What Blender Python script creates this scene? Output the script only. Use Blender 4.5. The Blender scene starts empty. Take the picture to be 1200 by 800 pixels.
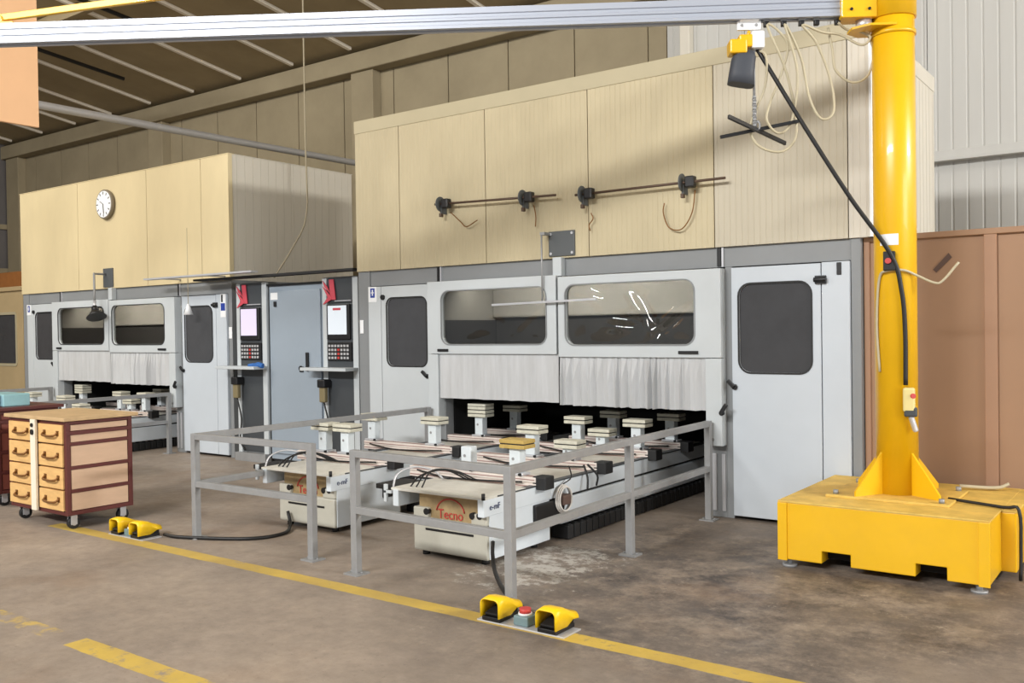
import bpy, bmesh, math, random
from mathutils import Vector, Matrix
random.seed(7)
C = bpy.context.scene.collection
SC = bpy.context.scene

# ------------------------------------------------------------------ camera
YAW, PIT, ROL, FPX = -6.31225312e-01, -1.29849504e-02, -1.48832980e-02, 1082.857
_f = Vector((math.sin(YAW)*math.cos(PIT), math.cos(YAW)*math.cos(PIT), math.sin(PIT)))
_r = _f.cross(Vector((0, 0, 1))).normalized(); _u = _r.cross(_f)
_r2 = math.cos(ROL)*_r + math.sin(ROL)*_u
_u2 = -math.sin(ROL)*_r + math.cos(ROL)*_u
cam = bpy.data.cameras.new('camera'); cam.sensor_width = 36; cam.lens = FPX*36/1200
cam.clip_start = .05; cam.clip_end = 200
co = bpy.data.objects.new('camera', cam); C.objects.link(co)
m = Matrix((_r2, _u2, -_f)).transposed().to_4x4(); m.translation = (0, 0, 1.5)
co.matrix_world = m
SC.camera = co

# ------------------------------------------------------------------ light
SC.view_settings.view_transform = 'Standard'; SC.view_settings.look = 'None'
SC.view_settings.gamma = 1; SC.view_settings.use_curve_mapping = False
SC.view_settings.exposure = 0.0
W = bpy.data.worlds.new('world'); SC.world = W; W.use_nodes = True
W.node_tree.nodes['Background'].inputs[0].default_value = (.92, .96, 1, 1)
W.node_tree.nodes['Background'].inputs[1].default_value = .46
def area(name, loc, target, sx, sy, power, col=(1, 1, 1)):
    l = bpy.data.lights.new(name, 'AREA'); l.shape = 'RECTANGLE'; l.size = sx; l.size_y = sy
    l.energy = power; l.color = col
    o = bpy.data.objects.new(name, l); C.objects.link(o); o.location = loc
    o.rotation_euler = (Vector(target)-Vector(loc)).to_track_quat('-Z', 'Y').to_euler()
    return o
# daylight: roof lights over the aisle, tall windows in the right-hand gable
area('roof_light', (-4.0, -9.0, 8.4), (-4.4, 6.0, 1.6), 9, .9, 2400, (1, .985, .96))
area('roof_light', (-13.0, .5, 7.4), (-12.5, 8, 1.5), 6, 2.0, 520, (1, .94, .84))
area('gable_window', (11.0, 8.0, 6.8), (-9.0, 8.2, 3.4), 3.5, 1.4, 2600, (1, .98, .95))
area('gable_gate', (9.0, 2.5, 2.4), (-5, 4.5, .8), 5, 4, 420, (.95, .98, 1))

# ------------------------------------------------------------------ materials
def lin(c):
    c /= 255.0
    return c/12.92 if c <= .04045 else ((c+.055)/1.055)**2.4
def rgb(r, g, b): return (lin(r), lin(g), lin(b), 1)
MATS = {}
def M(name, col, rough=.5, metal=0, var=.0, scale=4, stretch=(1, 1, 1), bump=0, spec=.5, detail=6, coat=0):
    m = bpy.data.materials.new(name); m.use_nodes = True; nt = m.node_tree
    b = nt.nodes['Principled BSDF']; c = rgb(*col)
    b.inputs['Base Color'].default_value = c; b.inputs['Roughness'].default_value = rough
    b.inputs['Metallic'].default_value = metal; b.inputs['Specular IOR Level'].default_value = spec
    b.inputs['Coat Weight'].default_value = coat
    if var or bump:
        t = nt.nodes.new('ShaderNodeTexCoord'); mp = nt.nodes.new('ShaderNodeMapping')
        mp.inputs['Scale'].default_value = stretch
        n = nt.nodes.new('ShaderNodeTexNoise'); n.inputs['Scale'].default_value = scale
        n.inputs['Detail'].default_value = detail; n.inputs['Roughness'].default_value = .65
        nt.links.new(t.outputs['Object'], mp.inputs[0]); nt.links.new(mp.outputs[0], n.inputs['Vector'])
        if var:
            r = nt.nodes.new('ShaderNodeValToRGB')
            r.color_ramp.elements[0].position = .3; r.color_ramp.elements[1].position = .7
            r.color_ramp.elements[0].color = (c[0]*(1-var), c[1]*(1-var*1.05), c[2]*(1-var*1.15), 1)
            r.color_ramp.elements[1].color = (min(1, c[0]*(1+var*.5)), min(1, c[1]*(1+var*.5)), min(1, c[2]*(1+var*.5)), 1)
            nt.links.new(n.outputs['Fac'], r.inputs[0]); nt.links.new(r.outputs[0], b.inputs['Base Color'])
        if bump:
            bp = nt.nodes.new('ShaderNodeBump'); bp.inputs['Strength'].default_value = bump
            bp.inputs['Distance'].default_value = .02
            nt.links.new(n.outputs['Fac'], bp.inputs['Height']); nt.links.new(bp.outputs[0], b.inputs['Normal'])
    MATS[name] = m
    return m
def emis(name, col, s):
    m = M(name, col, .4); b = m.node_tree.nodes['Principled BSDF']
    b.inputs['Emission Color'].default_value = rgb(*col); b.inputs['Emission Strength'].default_value = s
    return m
def glass(name, tint, gloss, rough=.04):
    m = bpy.data.materials.new(name); m.use_nodes = True; nt = m.node_tree
    nt.nodes.remove(nt.nodes['Principled BSDF']); out = nt.nodes['Material Output']
    tr = nt.nodes.new('ShaderNodeBsdfTransparent'); tr.inputs[0].default_value = tint
    gl = nt.nodes.new('ShaderNodeBsdfGlossy'); gl.inputs['Roughness'].default_value = rough
    fr = nt.nodes.new('ShaderNodeFresnel'); fr.inputs[0].default_value = gloss
    mx = nt.nodes.new('ShaderNodeMixShader')
    ge = nt.nodes.new('ShaderNodeNewGeometry'); mm = nt.nodes.new('ShaderNodeMath'); mm.operation = 'SUBTRACT'; mm.use_clamp = True
    nt.links.new(fr.outputs[0], mm.inputs[0]); nt.links.new(ge.outputs['Backfacing'], mm.inputs[1])   # reflect on the outer face only
    nt.links.new(mm.outputs[0], mx.inputs[0]); nt.links.new(tr.outputs[0], mx.inputs[1]); nt.links.new(gl.outputs[0], mx.inputs[2])
    nt.links.new(mx.outputs[0], out.inputs[0]); MATS[name] = m
    return m

cream = M('cream_cladding', (194, 182, 150), .55, var=.18, scale=1.1, stretch=(1, 1, .35))
creamwarm = M('cream_warm', (212, 196, 156), .55, var=.12, scale=.9, stretch=(1, 1, .35))
creamgrey = M('cream_grey', (192, 184, 164), .55, var=.12, scale=1.1, stretch=(1, 1, .35))
creamtrim = M('cream_trim', (184, 174, 144), .55, var=.06, scale=2)
whitecl = M('white_cladding', (206, 200, 186), .5, var=.06, scale=1.5, stretch=(2, 2, .3))
greyfr = M('grey_frame', (134, 137, 139), .5, var=.08, scale=2)
machw = M('machine_white', (194, 200, 203), .42, var=.05, scale=2)
doorw = M('door_white', (196, 204, 212), .4, var=.05, scale=1.2)
curtm = M('curtain_plastic', (192, 194, 196), .6, var=.12, scale=5, stretch=(3, 1, .4))
rubber = M('rubber_black', (26, 26, 27), .6)
black = M('black_plastic', (18, 18, 20), .45)
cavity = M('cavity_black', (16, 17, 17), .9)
hoodgrey = M('hood_grey', (168, 164, 156), .6, var=.12, scale=3)
hooddark = M('hood_dark', (52, 50, 48), .7, var=.2, scale=3)
paneg = glass('window_glass', (.62, .61, .58, 1), 1.45)
panefilm = glass('film_glass', (.62, .62, .60, 1), 1.75, .03)
paned = M('dark_pane', (66, 66, 68), .12, var=.12, scale=5, spec=.6)
steel = M('galvanised_steel', (152, 153, 154), .5, metal=.25, var=.12, scale=9)
alu = M('aluminium', (205, 206, 210), .35, metal=.45, var=.04, scale=6)
boomalu = M('boom_aluminium', (172, 178, 190), .42, metal=.3)
yellow = M('crane_yellow', (234, 182, 20), .33, var=.07, scale=2.2, coat=.25)
yellowtop = M('crane_yellow_dusty', (222, 186, 92), .65, var=.25, scale=7)
pedy = M('pedal_yellow', (244, 200, 20), .4, var=.08, scale=12)
brown = M('brown_board', (158, 124, 96), .6, var=.05, scale=1.5)
brownb = M('brown_batten', (162, 126, 100), .6, var=.05, scale=3)
maroon = M('maroon_frame', (92, 40, 36), .5, var=.12, scale=6)
wood = M('wood_drawer', (226, 182, 118), .5, var=.14, scale=9, stretch=(1, 1, 4))
woodside = M('wood_panel', (208, 176, 148), .55, var=.08, scale=5, stretch=(1, 1, 4))
woodtop = M('wood_top', (196, 166, 124), .6, var=.16, scale=7)
bronze = M('bronze_handle', (128, 86, 40), .4, metal=.4)
bedw = M('bed_white', (214, 222, 228), .4, var=.05, scale=4)
bedcover = M('bed_cover', (182, 180, 168), .5, var=.10, scale=5)
beddirty = M('bed_dirty_plate', (162, 140, 102), .55, var=.35, scale=9)
shelfm = M('bed_shelf', (212, 210, 201), .5, var=.14, scale=8)
barm = M('crossbar_alu', (226, 216, 208), .4, metal=.1, var=.10, scale=14)
groove = M('crossbar_groove', (158, 128, 122), .6)
padm = M('pod_pad', (206, 204, 188), .6, var=.18, scale=20)
padyel = M('pod_pad_yellow', (188, 160, 88), .6, var=.2, scale=20)
podw = M('pod_body', (214, 222, 226), .4, var=.06, scale=15)
redlogo = M('logo_red', (182, 66, 58), .5, var=.15, scale=30)
navy = M('ink_navy', (40, 52, 96), .5)
blue = M('sign_blue', (34, 60, 150), .5)
clothblue = M('cloth_blue', (50, 104, 176), .8, var=.2, scale=15)
signw = M('sign_white', (236, 238, 240), .5)
consoled = M('console_dark', (66, 70, 74), .45, var=.08, scale=4)
cabin = M('cabinet_blue_grey', (150, 162, 174), .4, var=.06, scale=1.5)
screen = emis('screen_lilac', (204, 196, 220), .42)
screenw = emis('screen_white', (200, 208, 216), .45)
redst = M('sticker_red', (198, 74, 88), .5)
keyg = M('key_grey', (176, 176, 178), .5)
keyr = M('key_red', (190, 60, 56), .5)
cablebeige = M('cable_beige', (184, 174, 146), .5)
cableblk = M('cable_black', (22, 21, 22), .5)
bagm = M('bag_grey', (62, 66, 74), .6)
clockrim = M('clock_rim', (120, 110, 92), .4)
concwall = M('panel_wall', (150, 138, 112), .8, var=.14, scale=1.2)
darkwall = M('dark_wall', (104, 100, 98), .8, var=.14, scale=1.2)
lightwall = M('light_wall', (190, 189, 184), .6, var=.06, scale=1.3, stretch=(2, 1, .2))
roofm = M('roof_board', (164, 148, 116), .85, var=.16, scale=1.0)
purlm = M('purlin_light', (236, 228, 212), .6)
tan = M('tan_panel', (236, 188, 142), .6, var=.04, scale=2)
pipeg = M('pipe_grey', (160, 158, 156), .5, metal=.2)
boothm = M('booth_beige', (186, 164, 124), .6, var=.08, scale=2)
orangew = M('booth_timber', (150, 96, 46), .6, var=.15, scale=6)
coilw = M('coil_white', (214, 210, 204), .5)
teal = M('teal_plastic', (146, 190, 196), .4, var=.1, scale=10)
boxteal = M('box_teal_grey', (112, 134, 136), .5)
dusty = M('dust_mark', (94, 74, 66), .8)

def floor_mat():
    m = bpy.data.materials.new('concrete_floor'); m.use_nodes = True; nt = m.node_tree; N = nt.nodes.new; L = nt.links.new
    b = nt.nodes['Principled BSDF']; t = N('ShaderNodeTexCoord')
    sep = N('ShaderNodeSeparateXYZ'); L(t.outputs['Object'], sep.inputs[0])
    def noise(s, d=8, r=.6):
        n = N('ShaderNodeTexNoise'); n.inputs['Scale'].default_value = s; n.inputs['Detail'].default_value = d
        n.inputs['Roughness'].default_value = r; L(t.outputs['Object'], n.inputs['Vector']); return n.outputs['Fac']
    def ma(op, a, bb, c=None, clamp=False):
        n = N('ShaderNodeMath'); n.operation = op; n.use_clamp = clamp
        for i, v in enumerate((a, bb, c)):
            if v is None: continue
            if isinstance(v, (int, float)): n.inputs[i].default_value = v
            else: L(v, n.inputs[i])
        return n.outputs[0]
    def ramp(v, p0, p1, c0=(0, 0, 0, 1), c1=(1, 1, 1, 1)):
        r = N('ShaderNodeValToRGB'); r.color_ramp.elements[0].position = p0; r.color_ramp.elements[1].position = p1
        r.color_ramp.elements[0].color = c0; r.color_ramp.elements[1].color = c1; L(v, r.inputs[0]); return r.outputs[0]
    def mix(f, a, bb):
        n = N('ShaderNodeMix'); n.data_type = 'RGBA'
        if isinstance(f, (int, float)): n.inputs['Factor'].default_value = f
        else: L(f, n.inputs['Factor'])
        for k, v in ((6, a), (7, bb)):
            if isinstance(v, tuple): n.inputs[k].default_value = v
            else: L(v, n.inputs[k])
        return n.outputs[2]
    X, Y = sep.outputs['X'], sep.outputs['Y']
    base = ramp(noise(1.3, 10, .7), .3, .72, rgb(136, 124, 113), rgb(173, 158, 142))
    fine = ramp(noise(11, 9, .75), .25, .8, (.60, .60, .61, 1), (1.2, 1.2, 1.2, 1))
    mul = N('ShaderNodeMix'); mul.data_type = 'RGBA'; mul.blend_type = 'MULTIPLY'; mul.inputs['Factor'].default_value = .7
    L(base, mul.inputs[6]); L(fine, mul.inputs[7]); col = mul.outputs[2]
    # hairline scratches, grit and pock marks
    mpp = N('ShaderNodeMapping'); mpp.inputs['Rotation'].default_value = (0, 0, .5); mpp.inputs['Scale'].default_value = (1, 9, 1); L(t.outputs['Object'], mpp.inputs[0])
    sn = N('ShaderNodeTexNoise'); sn.inputs['Scale'].default_value = 5; sn.inputs['Detail'].default_value = 10; sn.inputs['Roughness'].default_value = .8; L(mpp.outputs[0], sn.inputs['Vector'])
    col = mix(ma('MULTIPLY', ramp(sn.outputs['Fac'], .60, .70), .35), col, rgb(206, 196, 182))
    col = mix(ma('MULTIPLY', ramp(noise(38, 6, .7), .60, .68), .45), col, rgb(84, 76, 70))
    col = mix(ma('MULTIPLY', ramp(noise(24, 8, .8), .62, .70), .4), col, rgb(208, 198, 184))
    # oil-blackened concrete around the right-hand machine and the crane
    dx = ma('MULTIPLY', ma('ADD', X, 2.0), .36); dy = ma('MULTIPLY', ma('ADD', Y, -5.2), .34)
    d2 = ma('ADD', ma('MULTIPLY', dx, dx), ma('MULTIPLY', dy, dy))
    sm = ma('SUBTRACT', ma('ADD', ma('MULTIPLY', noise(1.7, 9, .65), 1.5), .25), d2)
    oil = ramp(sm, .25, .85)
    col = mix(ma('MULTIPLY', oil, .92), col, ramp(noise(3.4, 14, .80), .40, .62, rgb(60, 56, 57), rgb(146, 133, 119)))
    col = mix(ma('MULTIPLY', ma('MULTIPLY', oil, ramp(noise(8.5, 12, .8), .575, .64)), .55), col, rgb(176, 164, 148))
    # rusty brown patches
    col = mix(ma('MULTIPLY', ramp(noise(.75, 6), .56, .72), .35), col, rgb(128, 96, 66))
    # pale scuffed patches beside the bed
    ex = ma('MULTIPLY', ma('ADD', X, 3.3), 1.5); ey = ma('MULTIPLY', ma('ADD', Y, -4.85), 1.1)
    e2 = ma('ADD', ma('MULTIPLY', ex, ex), ma('MULTIPLY', ey, ey))
    sc = ma('MULTIPLY', ramp(ma('SUBTRACT', noise(6.0, 12, .8), ma('MULTIPLY', e2, .20)), .45, .52), .85)
    col = mix(sc, col, rgb(190, 186, 178))
    # worn yellow lane lines
    def line(y0, hw, xa, xb, wear):
        a = ma('LESS_THAN', ma('ABSOLUTE', ma('ADD', ma('SUBTRACT', Y, y0), ma('MULTIPLY', ma('SUBTRACT', noise(5, 4), .5), .025)), 0), hw)
        g = ma('MULTIPLY', ma('GREATER_THAN', X, xa), ma('LESS_THAN', X, xb))
        w = ramp(noise(7.5, 9, .7), wear, wear+.10)
        return ma('MULTIPLY', ma('MULTIPLY', a, g), w)
    yel = ramp(noise(2.5, 8), .3, .7, rgb(186, 156, 74), rgb(224, 190, 66))
    col = mix(ma('MULTIPLY', line(3.77, .060, -7.3, 3, .31), .82), col, yel)
    col = mix(ma('MULTIPLY', line(2.37, .060, -4.42, 3, .36), .82), col, yel)
    col = mix(ma('MULTIPLY', line(2.37, .055, -9, -4.62, .46), .6), col, yel)
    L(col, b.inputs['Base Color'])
    L(ramp(noise(2.2, 8), .3, .7, (.42, .42, .42, 1), (.75, .75, .75, 1)), b.inputs['Roughness'])
    bp = N('ShaderNodeBump'); bp.inputs['Strength'].default_value = .15; bp.inputs['Distance'].default_value = .01
    L(noise(14, 8, .7), bp.inputs['Height']); L(bp.outputs[0], b.inputs['Normal'])
    return m
floorm = floor_mat()

# ------------------------------------------------------------------ mesh kit (all coordinates are world coordinates)
class MB:
    def __init__(s): s.v = []; s.f = []; s.sm = []; s.cuts = []
    def add(s, vs, fs, smooth=False):
        o = len(s.v); s.cuts.append((len(s.v), len(s.f))); s.v += [tuple(v) for v in vs]
        for k, f in enumerate(fs):
            s.f.append(tuple(i+o for i in f)); s.sm.append(smooth if isinstance(smooth, bool) else smooth[k])
        return s
    def box(s, x0, x1, y0, y1, z0, z1):
        vs = [(x, y, z) for x in (x0, x1) for y in (y0, y1) for z in (z0, z1)]
        return s.add(vs, [(0, 1, 3, 2), (4, 6, 7, 5), (0, 4, 5, 1), (2, 3, 7, 6), (0, 2, 6, 4), (1, 5, 7, 3)])
    def obox(s, c, ax, ay, az):
        c = Vector(c); vs = [c+a*Vector(ax)+b*Vector(ay)+d*Vector(az) for a in (-1, 1) for b in (-1, 1) for d in (-1, 1)]
        return s.add(vs, [(0, 1, 3, 2), (4, 6, 7, 5), (0, 4, 5, 1), (2, 3, 7, 6), (0, 2, 6, 4), (1, 5, 7, 3)])
    def beam(s, p, q, w, h, up=(0, 0, 1)):
        p = Vector(p); q = Vector(q); d = (q-p); up = Vector(up); sd = d.cross(up).normalized(); up = sd.cross(d).normalized()
        return s.obox((p+q)/2, d/2, sd*w/2, up*h/2)
    def cyl(s, p, q, r, n=16, r2=None):
        p = Vector(p); q = Vector(q); d = (q-p).normalized(); r2 = r if r2 is None else r2
        a = d.orthogonal().normalized(); b = d.cross(a)
        vs = []
        for c, rr in ((p, r), (q, r2)):
            vs += [c+rr*(math.cos(2*math.pi*i/n)*a+math.sin(2*math.pi*i/n)*b) for i in range(n)]
        fs = [(i, (i+1) % n, n+(i+1) % n, n+i) for i in range(n)]+[tuple(range(n-1, -1, -1)), tuple(range(n, 2*n))]
        return s.add(vs, fs, [True]*n+[False, False])
    def tube(s, pts, r, n=8, sub=6, closed=False):
        P = [Vector(p) for p in pts]
        if sub > 1:
            Q = []; k = len(P); rng = k if closed else k-1
            for i in range(rng):
                p1, p2 = P[i % k], P[(i+1) % k]
                p0 = P[(i-1) % k] if closed or i > 0 else 2*p1-p2
                p3 = P[(i+2) % k] if closed or i+2 < k else 2*p2-p1
                for j in range(sub):
                    t = j/sub
                    Q.append(.5*((2*p1)+(p2-p0)*t+(2*p0-5*p1+4*p2-p3)*t*t+(3*p1-p0-3*p2+p3)*t**3))
            if not closed: Q.append(P[-1])
            P = Q
        k = len(P); vs = []; a = None
        for i in range(k):
            d = (P[(i+1) % k]-P[i-1]) if closed else (P[min(i+1, k-1)]-P[max(i-1, 0)])
            d.normalize()
            a = d.orthogonal().normalized() if a is None else (a-d*a.dot(d)).normalized()
            b = d.cross(a)
            vs += [P[i]+r*(math.cos(2*math.pi*j/n)*a+math.sin(2*math.pi*j/n)*b) for j in range(n)]
        fs = []; rr = k if closed else k-1
        for i in range(rr):
            for j in range(n):
                fs.append((i*n+j, i*n+(j+1) % n, ((i+1) % k)*n+(j+1) % n, ((i+1) % k)*n+j))
        sm = [True]*len(fs)
        if not closed: fs += [tuple(range(n-1, -1, -1)), tuple(range((k-1)*n, k*n))]; sm += [False, False]
        return s.add(vs, fs, sm)
    def prism(s, poly, axis, a, b):
        # poly: list of 2-D points; axis 'y' -> (x,z) points, 'x' -> (y,z), 'z' -> (x,y)
        def p3(u, v, w): return {'y': (u, w, v), 'x': (w, u, v), 'z': (u, v, w)}[axis]
        n = len(poly); vs = [p3(u, v, a) for u, v in poly]+[p3(u, v, b) for u, v in poly]
        return s.add(vs, [tuple(range(n-1, -1, -1)), tuple(range(n, 2*n))]+[(i, (i+1) % n, n+(i+1) % n, n+i) for i in range(n)])
    def each(s, name, mat, parent, bev=0, k=1):
        '''every k consecutive pieces become one part of their own'''
        cuts = s.cuts[::k]+[(len(s.v), len(s.f))]; r = []
        for (v0, f0), (v1, f1) in zip(cuts[:-1], cuts[1:]):
            m = MB(); m.v = s.v[v0:v1]; m.f = [tuple(i-v0 for i in f) for f in s.f[f0:f1]]; m.sm = s.sm[f0:f1]
            r.append(m.build(name, mat, parent, bev))
        return r
    def build(s, name, mat, parent=None, bev=0, seg=2, origin=None):
        me = bpy.data.meshes.new(name)
        if parent is not None: org = ORI[parent.name]
        elif origin is not None: org = Vector(origin)
        else:
            lo = [min(v[i] for v in s.v) for i in range(3)]; hi = [max(v[i] for v in s.v) for i in range(3)]
            org = Vector(((lo[0]+hi[0])/2, (lo[1]+hi[1])/2, lo[2]))
        me.from_pydata([tuple(Vector(v)-org) for v in s.v], [], s.f)
        bm = bmesh.new(); bm.from_mesh(me); bmesh.ops.recalc_face_normals(bm, faces=bm.faces); bm.to_mesh(me); bm.free()
        for p, k in zip(me.polygons, s.sm): p.use_smooth = k
        me.materials.append(mat); o = bpy.data.objects.new(name, me); C.objects.link(o)
        ORI[o.name] = org
        if parent is not None: o.parent = parent
        else: o.location = org
        if bev:
            b = o.modifiers.new('bevel', 'BEVEL'); b.width = bev; b.segments = seg; b.limit_method = 'ANGLE'; b.angle_limit = math.radians(50)
        return o
ORI = {}
def bx(name, mat, parent, x0, x1, y0, y1, z0, z1, bev=0): return MB().box(x0, x1, y0, y1, z0, z1).build(name, mat, parent, bev)
def thing(name, label, cat, loc, group=None):
    o = bpy.data.objects.new(name, None); o.empty_display_size = .1; C.objects.link(o); o.location = loc
    o['label'] = label; o['category'] = cat
    if group: o['group'] = group
    ORI[o.name] = Vector(loc); return o
def tag(o, label, cat, group=None):
    o['label'] = label; o['category'] = cat
    if group: o['group'] = group
    return o
def struct(o): o['kind'] = 'structure'; return o
def copy_tree(root, loc, label=None, group=None, scale=None):
    r = root.copy(); C.objects.link(r); r.location = loc; ORI[r.name] = Vector(loc)
    if label: r['label'] = label
    if group: r['group'] = group
    if scale: r.scale = scale
    def rec(src, dst):
        for ch in list(src.children):
            c = ch.copy(); C.objects.link(c); c.parent = dst; rec(ch, c)
    rec(root, r); return r
def shift(root, d, label, group=None, scale=None): return copy_tree(root, Vector(root.location)+Vector(d), label, group, scale)
def part_label(o, t): o['label'] = t; return o

def rr(x0, x1, z0, z1, r, k=6):
    pts = []
    for cx, cz, a0 in ((x1-r, z1-r, 0), (x0+r, z1-r, 90), (x0+r, z0+r, 180), (x1-r, z0+r, 270)):
        for i in range(k+1):
            a = math.radians(a0+90*i/k); pts.append((cx+r*math.cos(a), cz+r*math.sin(a)))
    return pts
def panel_hole(mb, x0, x1, z0, z1, hole, r, y0, y1, k=6):
    inn = rr(*hole, r, k); cor = [(x1, z1), (x0, z1), (x0, z0), (x1, z0)]
    n = len(inn); out = [cor[i//(k+1)] for i in range(n)]
    vs = []
    for y in (y0, y1): vs += [(x, y, z) for x, z in inn]+[(x, y, z) for x, z in cor]
    ci = lambda i: n+(i//(k+1)); o = n+4; fs = []
    for i in range(n):
        j = (i+1) % n; A, B = ci(i), ci(j)
        for d in (0, o):
            fs.append((i+d, j+d, B+d, A+d) if A != B else (i+d, j+d, A+d))
        fs.append((i, j, j+o, i+o))
    for c in range(4):
        e = (c+1) % 4; fs.append((n+c, n+e, n+e+o, n+c+o))
    mb.add(vs, fs); return mb
def ring(mb, rect, r, w, y0, y1, k=6):
    inn = rr(*rect, r, k); x0, x1, z0, z1 = rect; out = rr(x0-w, x1+w, z0-w, z1+w, r+w, k); n = len(inn)
    vs = [(x, y, z) for y in (y0, y1) for x, z in inn+out]; o = 2*n; fs = []
    for i in range(n):
        j = (i+1) % n
        fs += [(i, j, n+j, n+i), (o+i, o+j, o+n+j, o+n+i), (i, j, o+j, o+i), (n+i, n+j, o+n+j, o+n+i)]
    mb.add(vs, fs); return mb
def ribbed(mb, x0, x1, z0, z1, yf, yb, pitch=.09, d=.005, w=.016):
    """cladding sheet facing -y with shallow vertical grooves"""
    pr = [x0]; ys = [yf]; x = x0+pitch/2
    while x+w < x1:
        pr += [x, x+w*.3, x+w*.7, x+w]; ys += [yf, yf+d, yf+d, yf]; x += pitch
    pr.append(x1); ys.append(yf); n = len(pr)
    poly = list(zip(pr, ys))+[(x1, yb), (x0, yb)]
    vs = [(a, b, z0) for a, b in poly]+[(a, b, z1) for a, b in poly]; N = len(poly)
    fs = [(i, (i+1) % N, N+(i+1) % N, N+i) for i in range(N)]
    for o in (0, N):   # caps as quads to the back edge
        fs.append(tuple(range(o, o+N)))
    mb.add(vs, fs); return mb
def text(name, s, size, mat, parent, loc, rot, ext=.001, sx=1):
    cu = bpy.data.curves.new(name, 'FONT'); cu.body = s; cu.size = size; cu.extrude = ext; cu.align_x = 'CENTER'; cu.align_y = 'CENTER'
    t = bpy.data.objects.new(name, cu); C.objects.link(t)
    dg = bpy.context.evaluated_depsgraph_get(); me = bpy.data.meshes.new_from_object(t.evaluated_get(dg))
    bpy.data.objects.remove(t); me.materials.clear(); me.materials.append(mat)
    o = bpy.data.objects.new(name, me); C.objects.link(o); o.parent = parent
    o.location = Vector(loc)-ORI[parent.name]; o.rotation_euler = rot; o.scale = (sx, 1, 1)
    return o

# ================================================================== SETTING
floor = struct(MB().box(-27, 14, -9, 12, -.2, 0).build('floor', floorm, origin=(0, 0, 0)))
WZ, WY, SL = 6.3, 11.5, .155
def ceil_z(y): return WZ+SL*(WY-y)
b = MB(); b.add([(-27, WY+.3, ceil_z(WY+.3)), (14, WY+.3, ceil_z(WY+.3)), (14, -3, ceil_z(-3)), (-27, -3, ceil_z(-3)),
                 (-27, WY+.3, ceil_z(WY+.3)+.2), (14, WY+.3, ceil_z(WY+.3)+.2), (14, -3, ceil_z(-3)+.2), (-27, -3, ceil_z(-3)+.2)],
                [(0, 1, 2, 3), (4, 7, 6, 5), (0, 4, 5, 1), (1, 5, 6, 2), (2, 6, 7, 3), (3, 7, 4, 0)])
ceiling = struct(b.build('ceiling', roofm))
for i in range(17):
    x = -26.3+1.48*i
    MB().beam((x, -2.9, ceil_z(-2.9)-.03), (x, WY-.32, ceil_z(WY-.32)-.03), .07, .05).build('purlin', purlm, ceiling)
for y in (8.0, 5.2):
    MB().beam((-26, y, ceil_z(y)-.10), (13, y, ceil_z(y)-.10), .10, .16).build('roof_beam', roofm, ceiling)
# back wall: darker plain panels on the left, lighter ribbed sheets on the right
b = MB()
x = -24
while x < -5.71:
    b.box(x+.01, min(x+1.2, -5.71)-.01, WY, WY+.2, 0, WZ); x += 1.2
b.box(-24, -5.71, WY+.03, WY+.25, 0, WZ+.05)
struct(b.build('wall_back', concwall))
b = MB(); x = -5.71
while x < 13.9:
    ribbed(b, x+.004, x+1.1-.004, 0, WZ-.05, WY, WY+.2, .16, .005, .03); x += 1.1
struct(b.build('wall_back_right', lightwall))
struct(MB().box(-24.2, -24, -2, WY+.2, 0, ceil_z(-2)-2).build('wall_left', darkwall))
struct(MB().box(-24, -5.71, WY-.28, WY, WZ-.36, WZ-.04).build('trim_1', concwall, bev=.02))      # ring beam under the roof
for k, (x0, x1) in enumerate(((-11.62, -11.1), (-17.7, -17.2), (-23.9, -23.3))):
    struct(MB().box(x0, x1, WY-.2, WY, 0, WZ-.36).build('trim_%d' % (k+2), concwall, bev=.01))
struct(MB().box(-5.46, -5.32, WY-.14, WY, 0, WZ).build('trim_5', whitecl, bev=.01))               # bright post
b = MB().box(-5.3, 13.9, WY-.1, WY, 3.37, 3.46).box(-5.3, 13.9, WY-.14, WY, 3.335, 3.37)
struct(b.build('trim_6', lightwall, bev=.004))                                                  # horizontal rail on the bright wall
for k, (ya, yb, zz) in enumerate(((9.6, 9.68, 4.2), (7.2, 7.28, 3.1))):
    struct(MB().box(-24, -23.93, -2, WY, zz, zz+.12).build('trim_%d' % (7+k), concwall))

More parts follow.
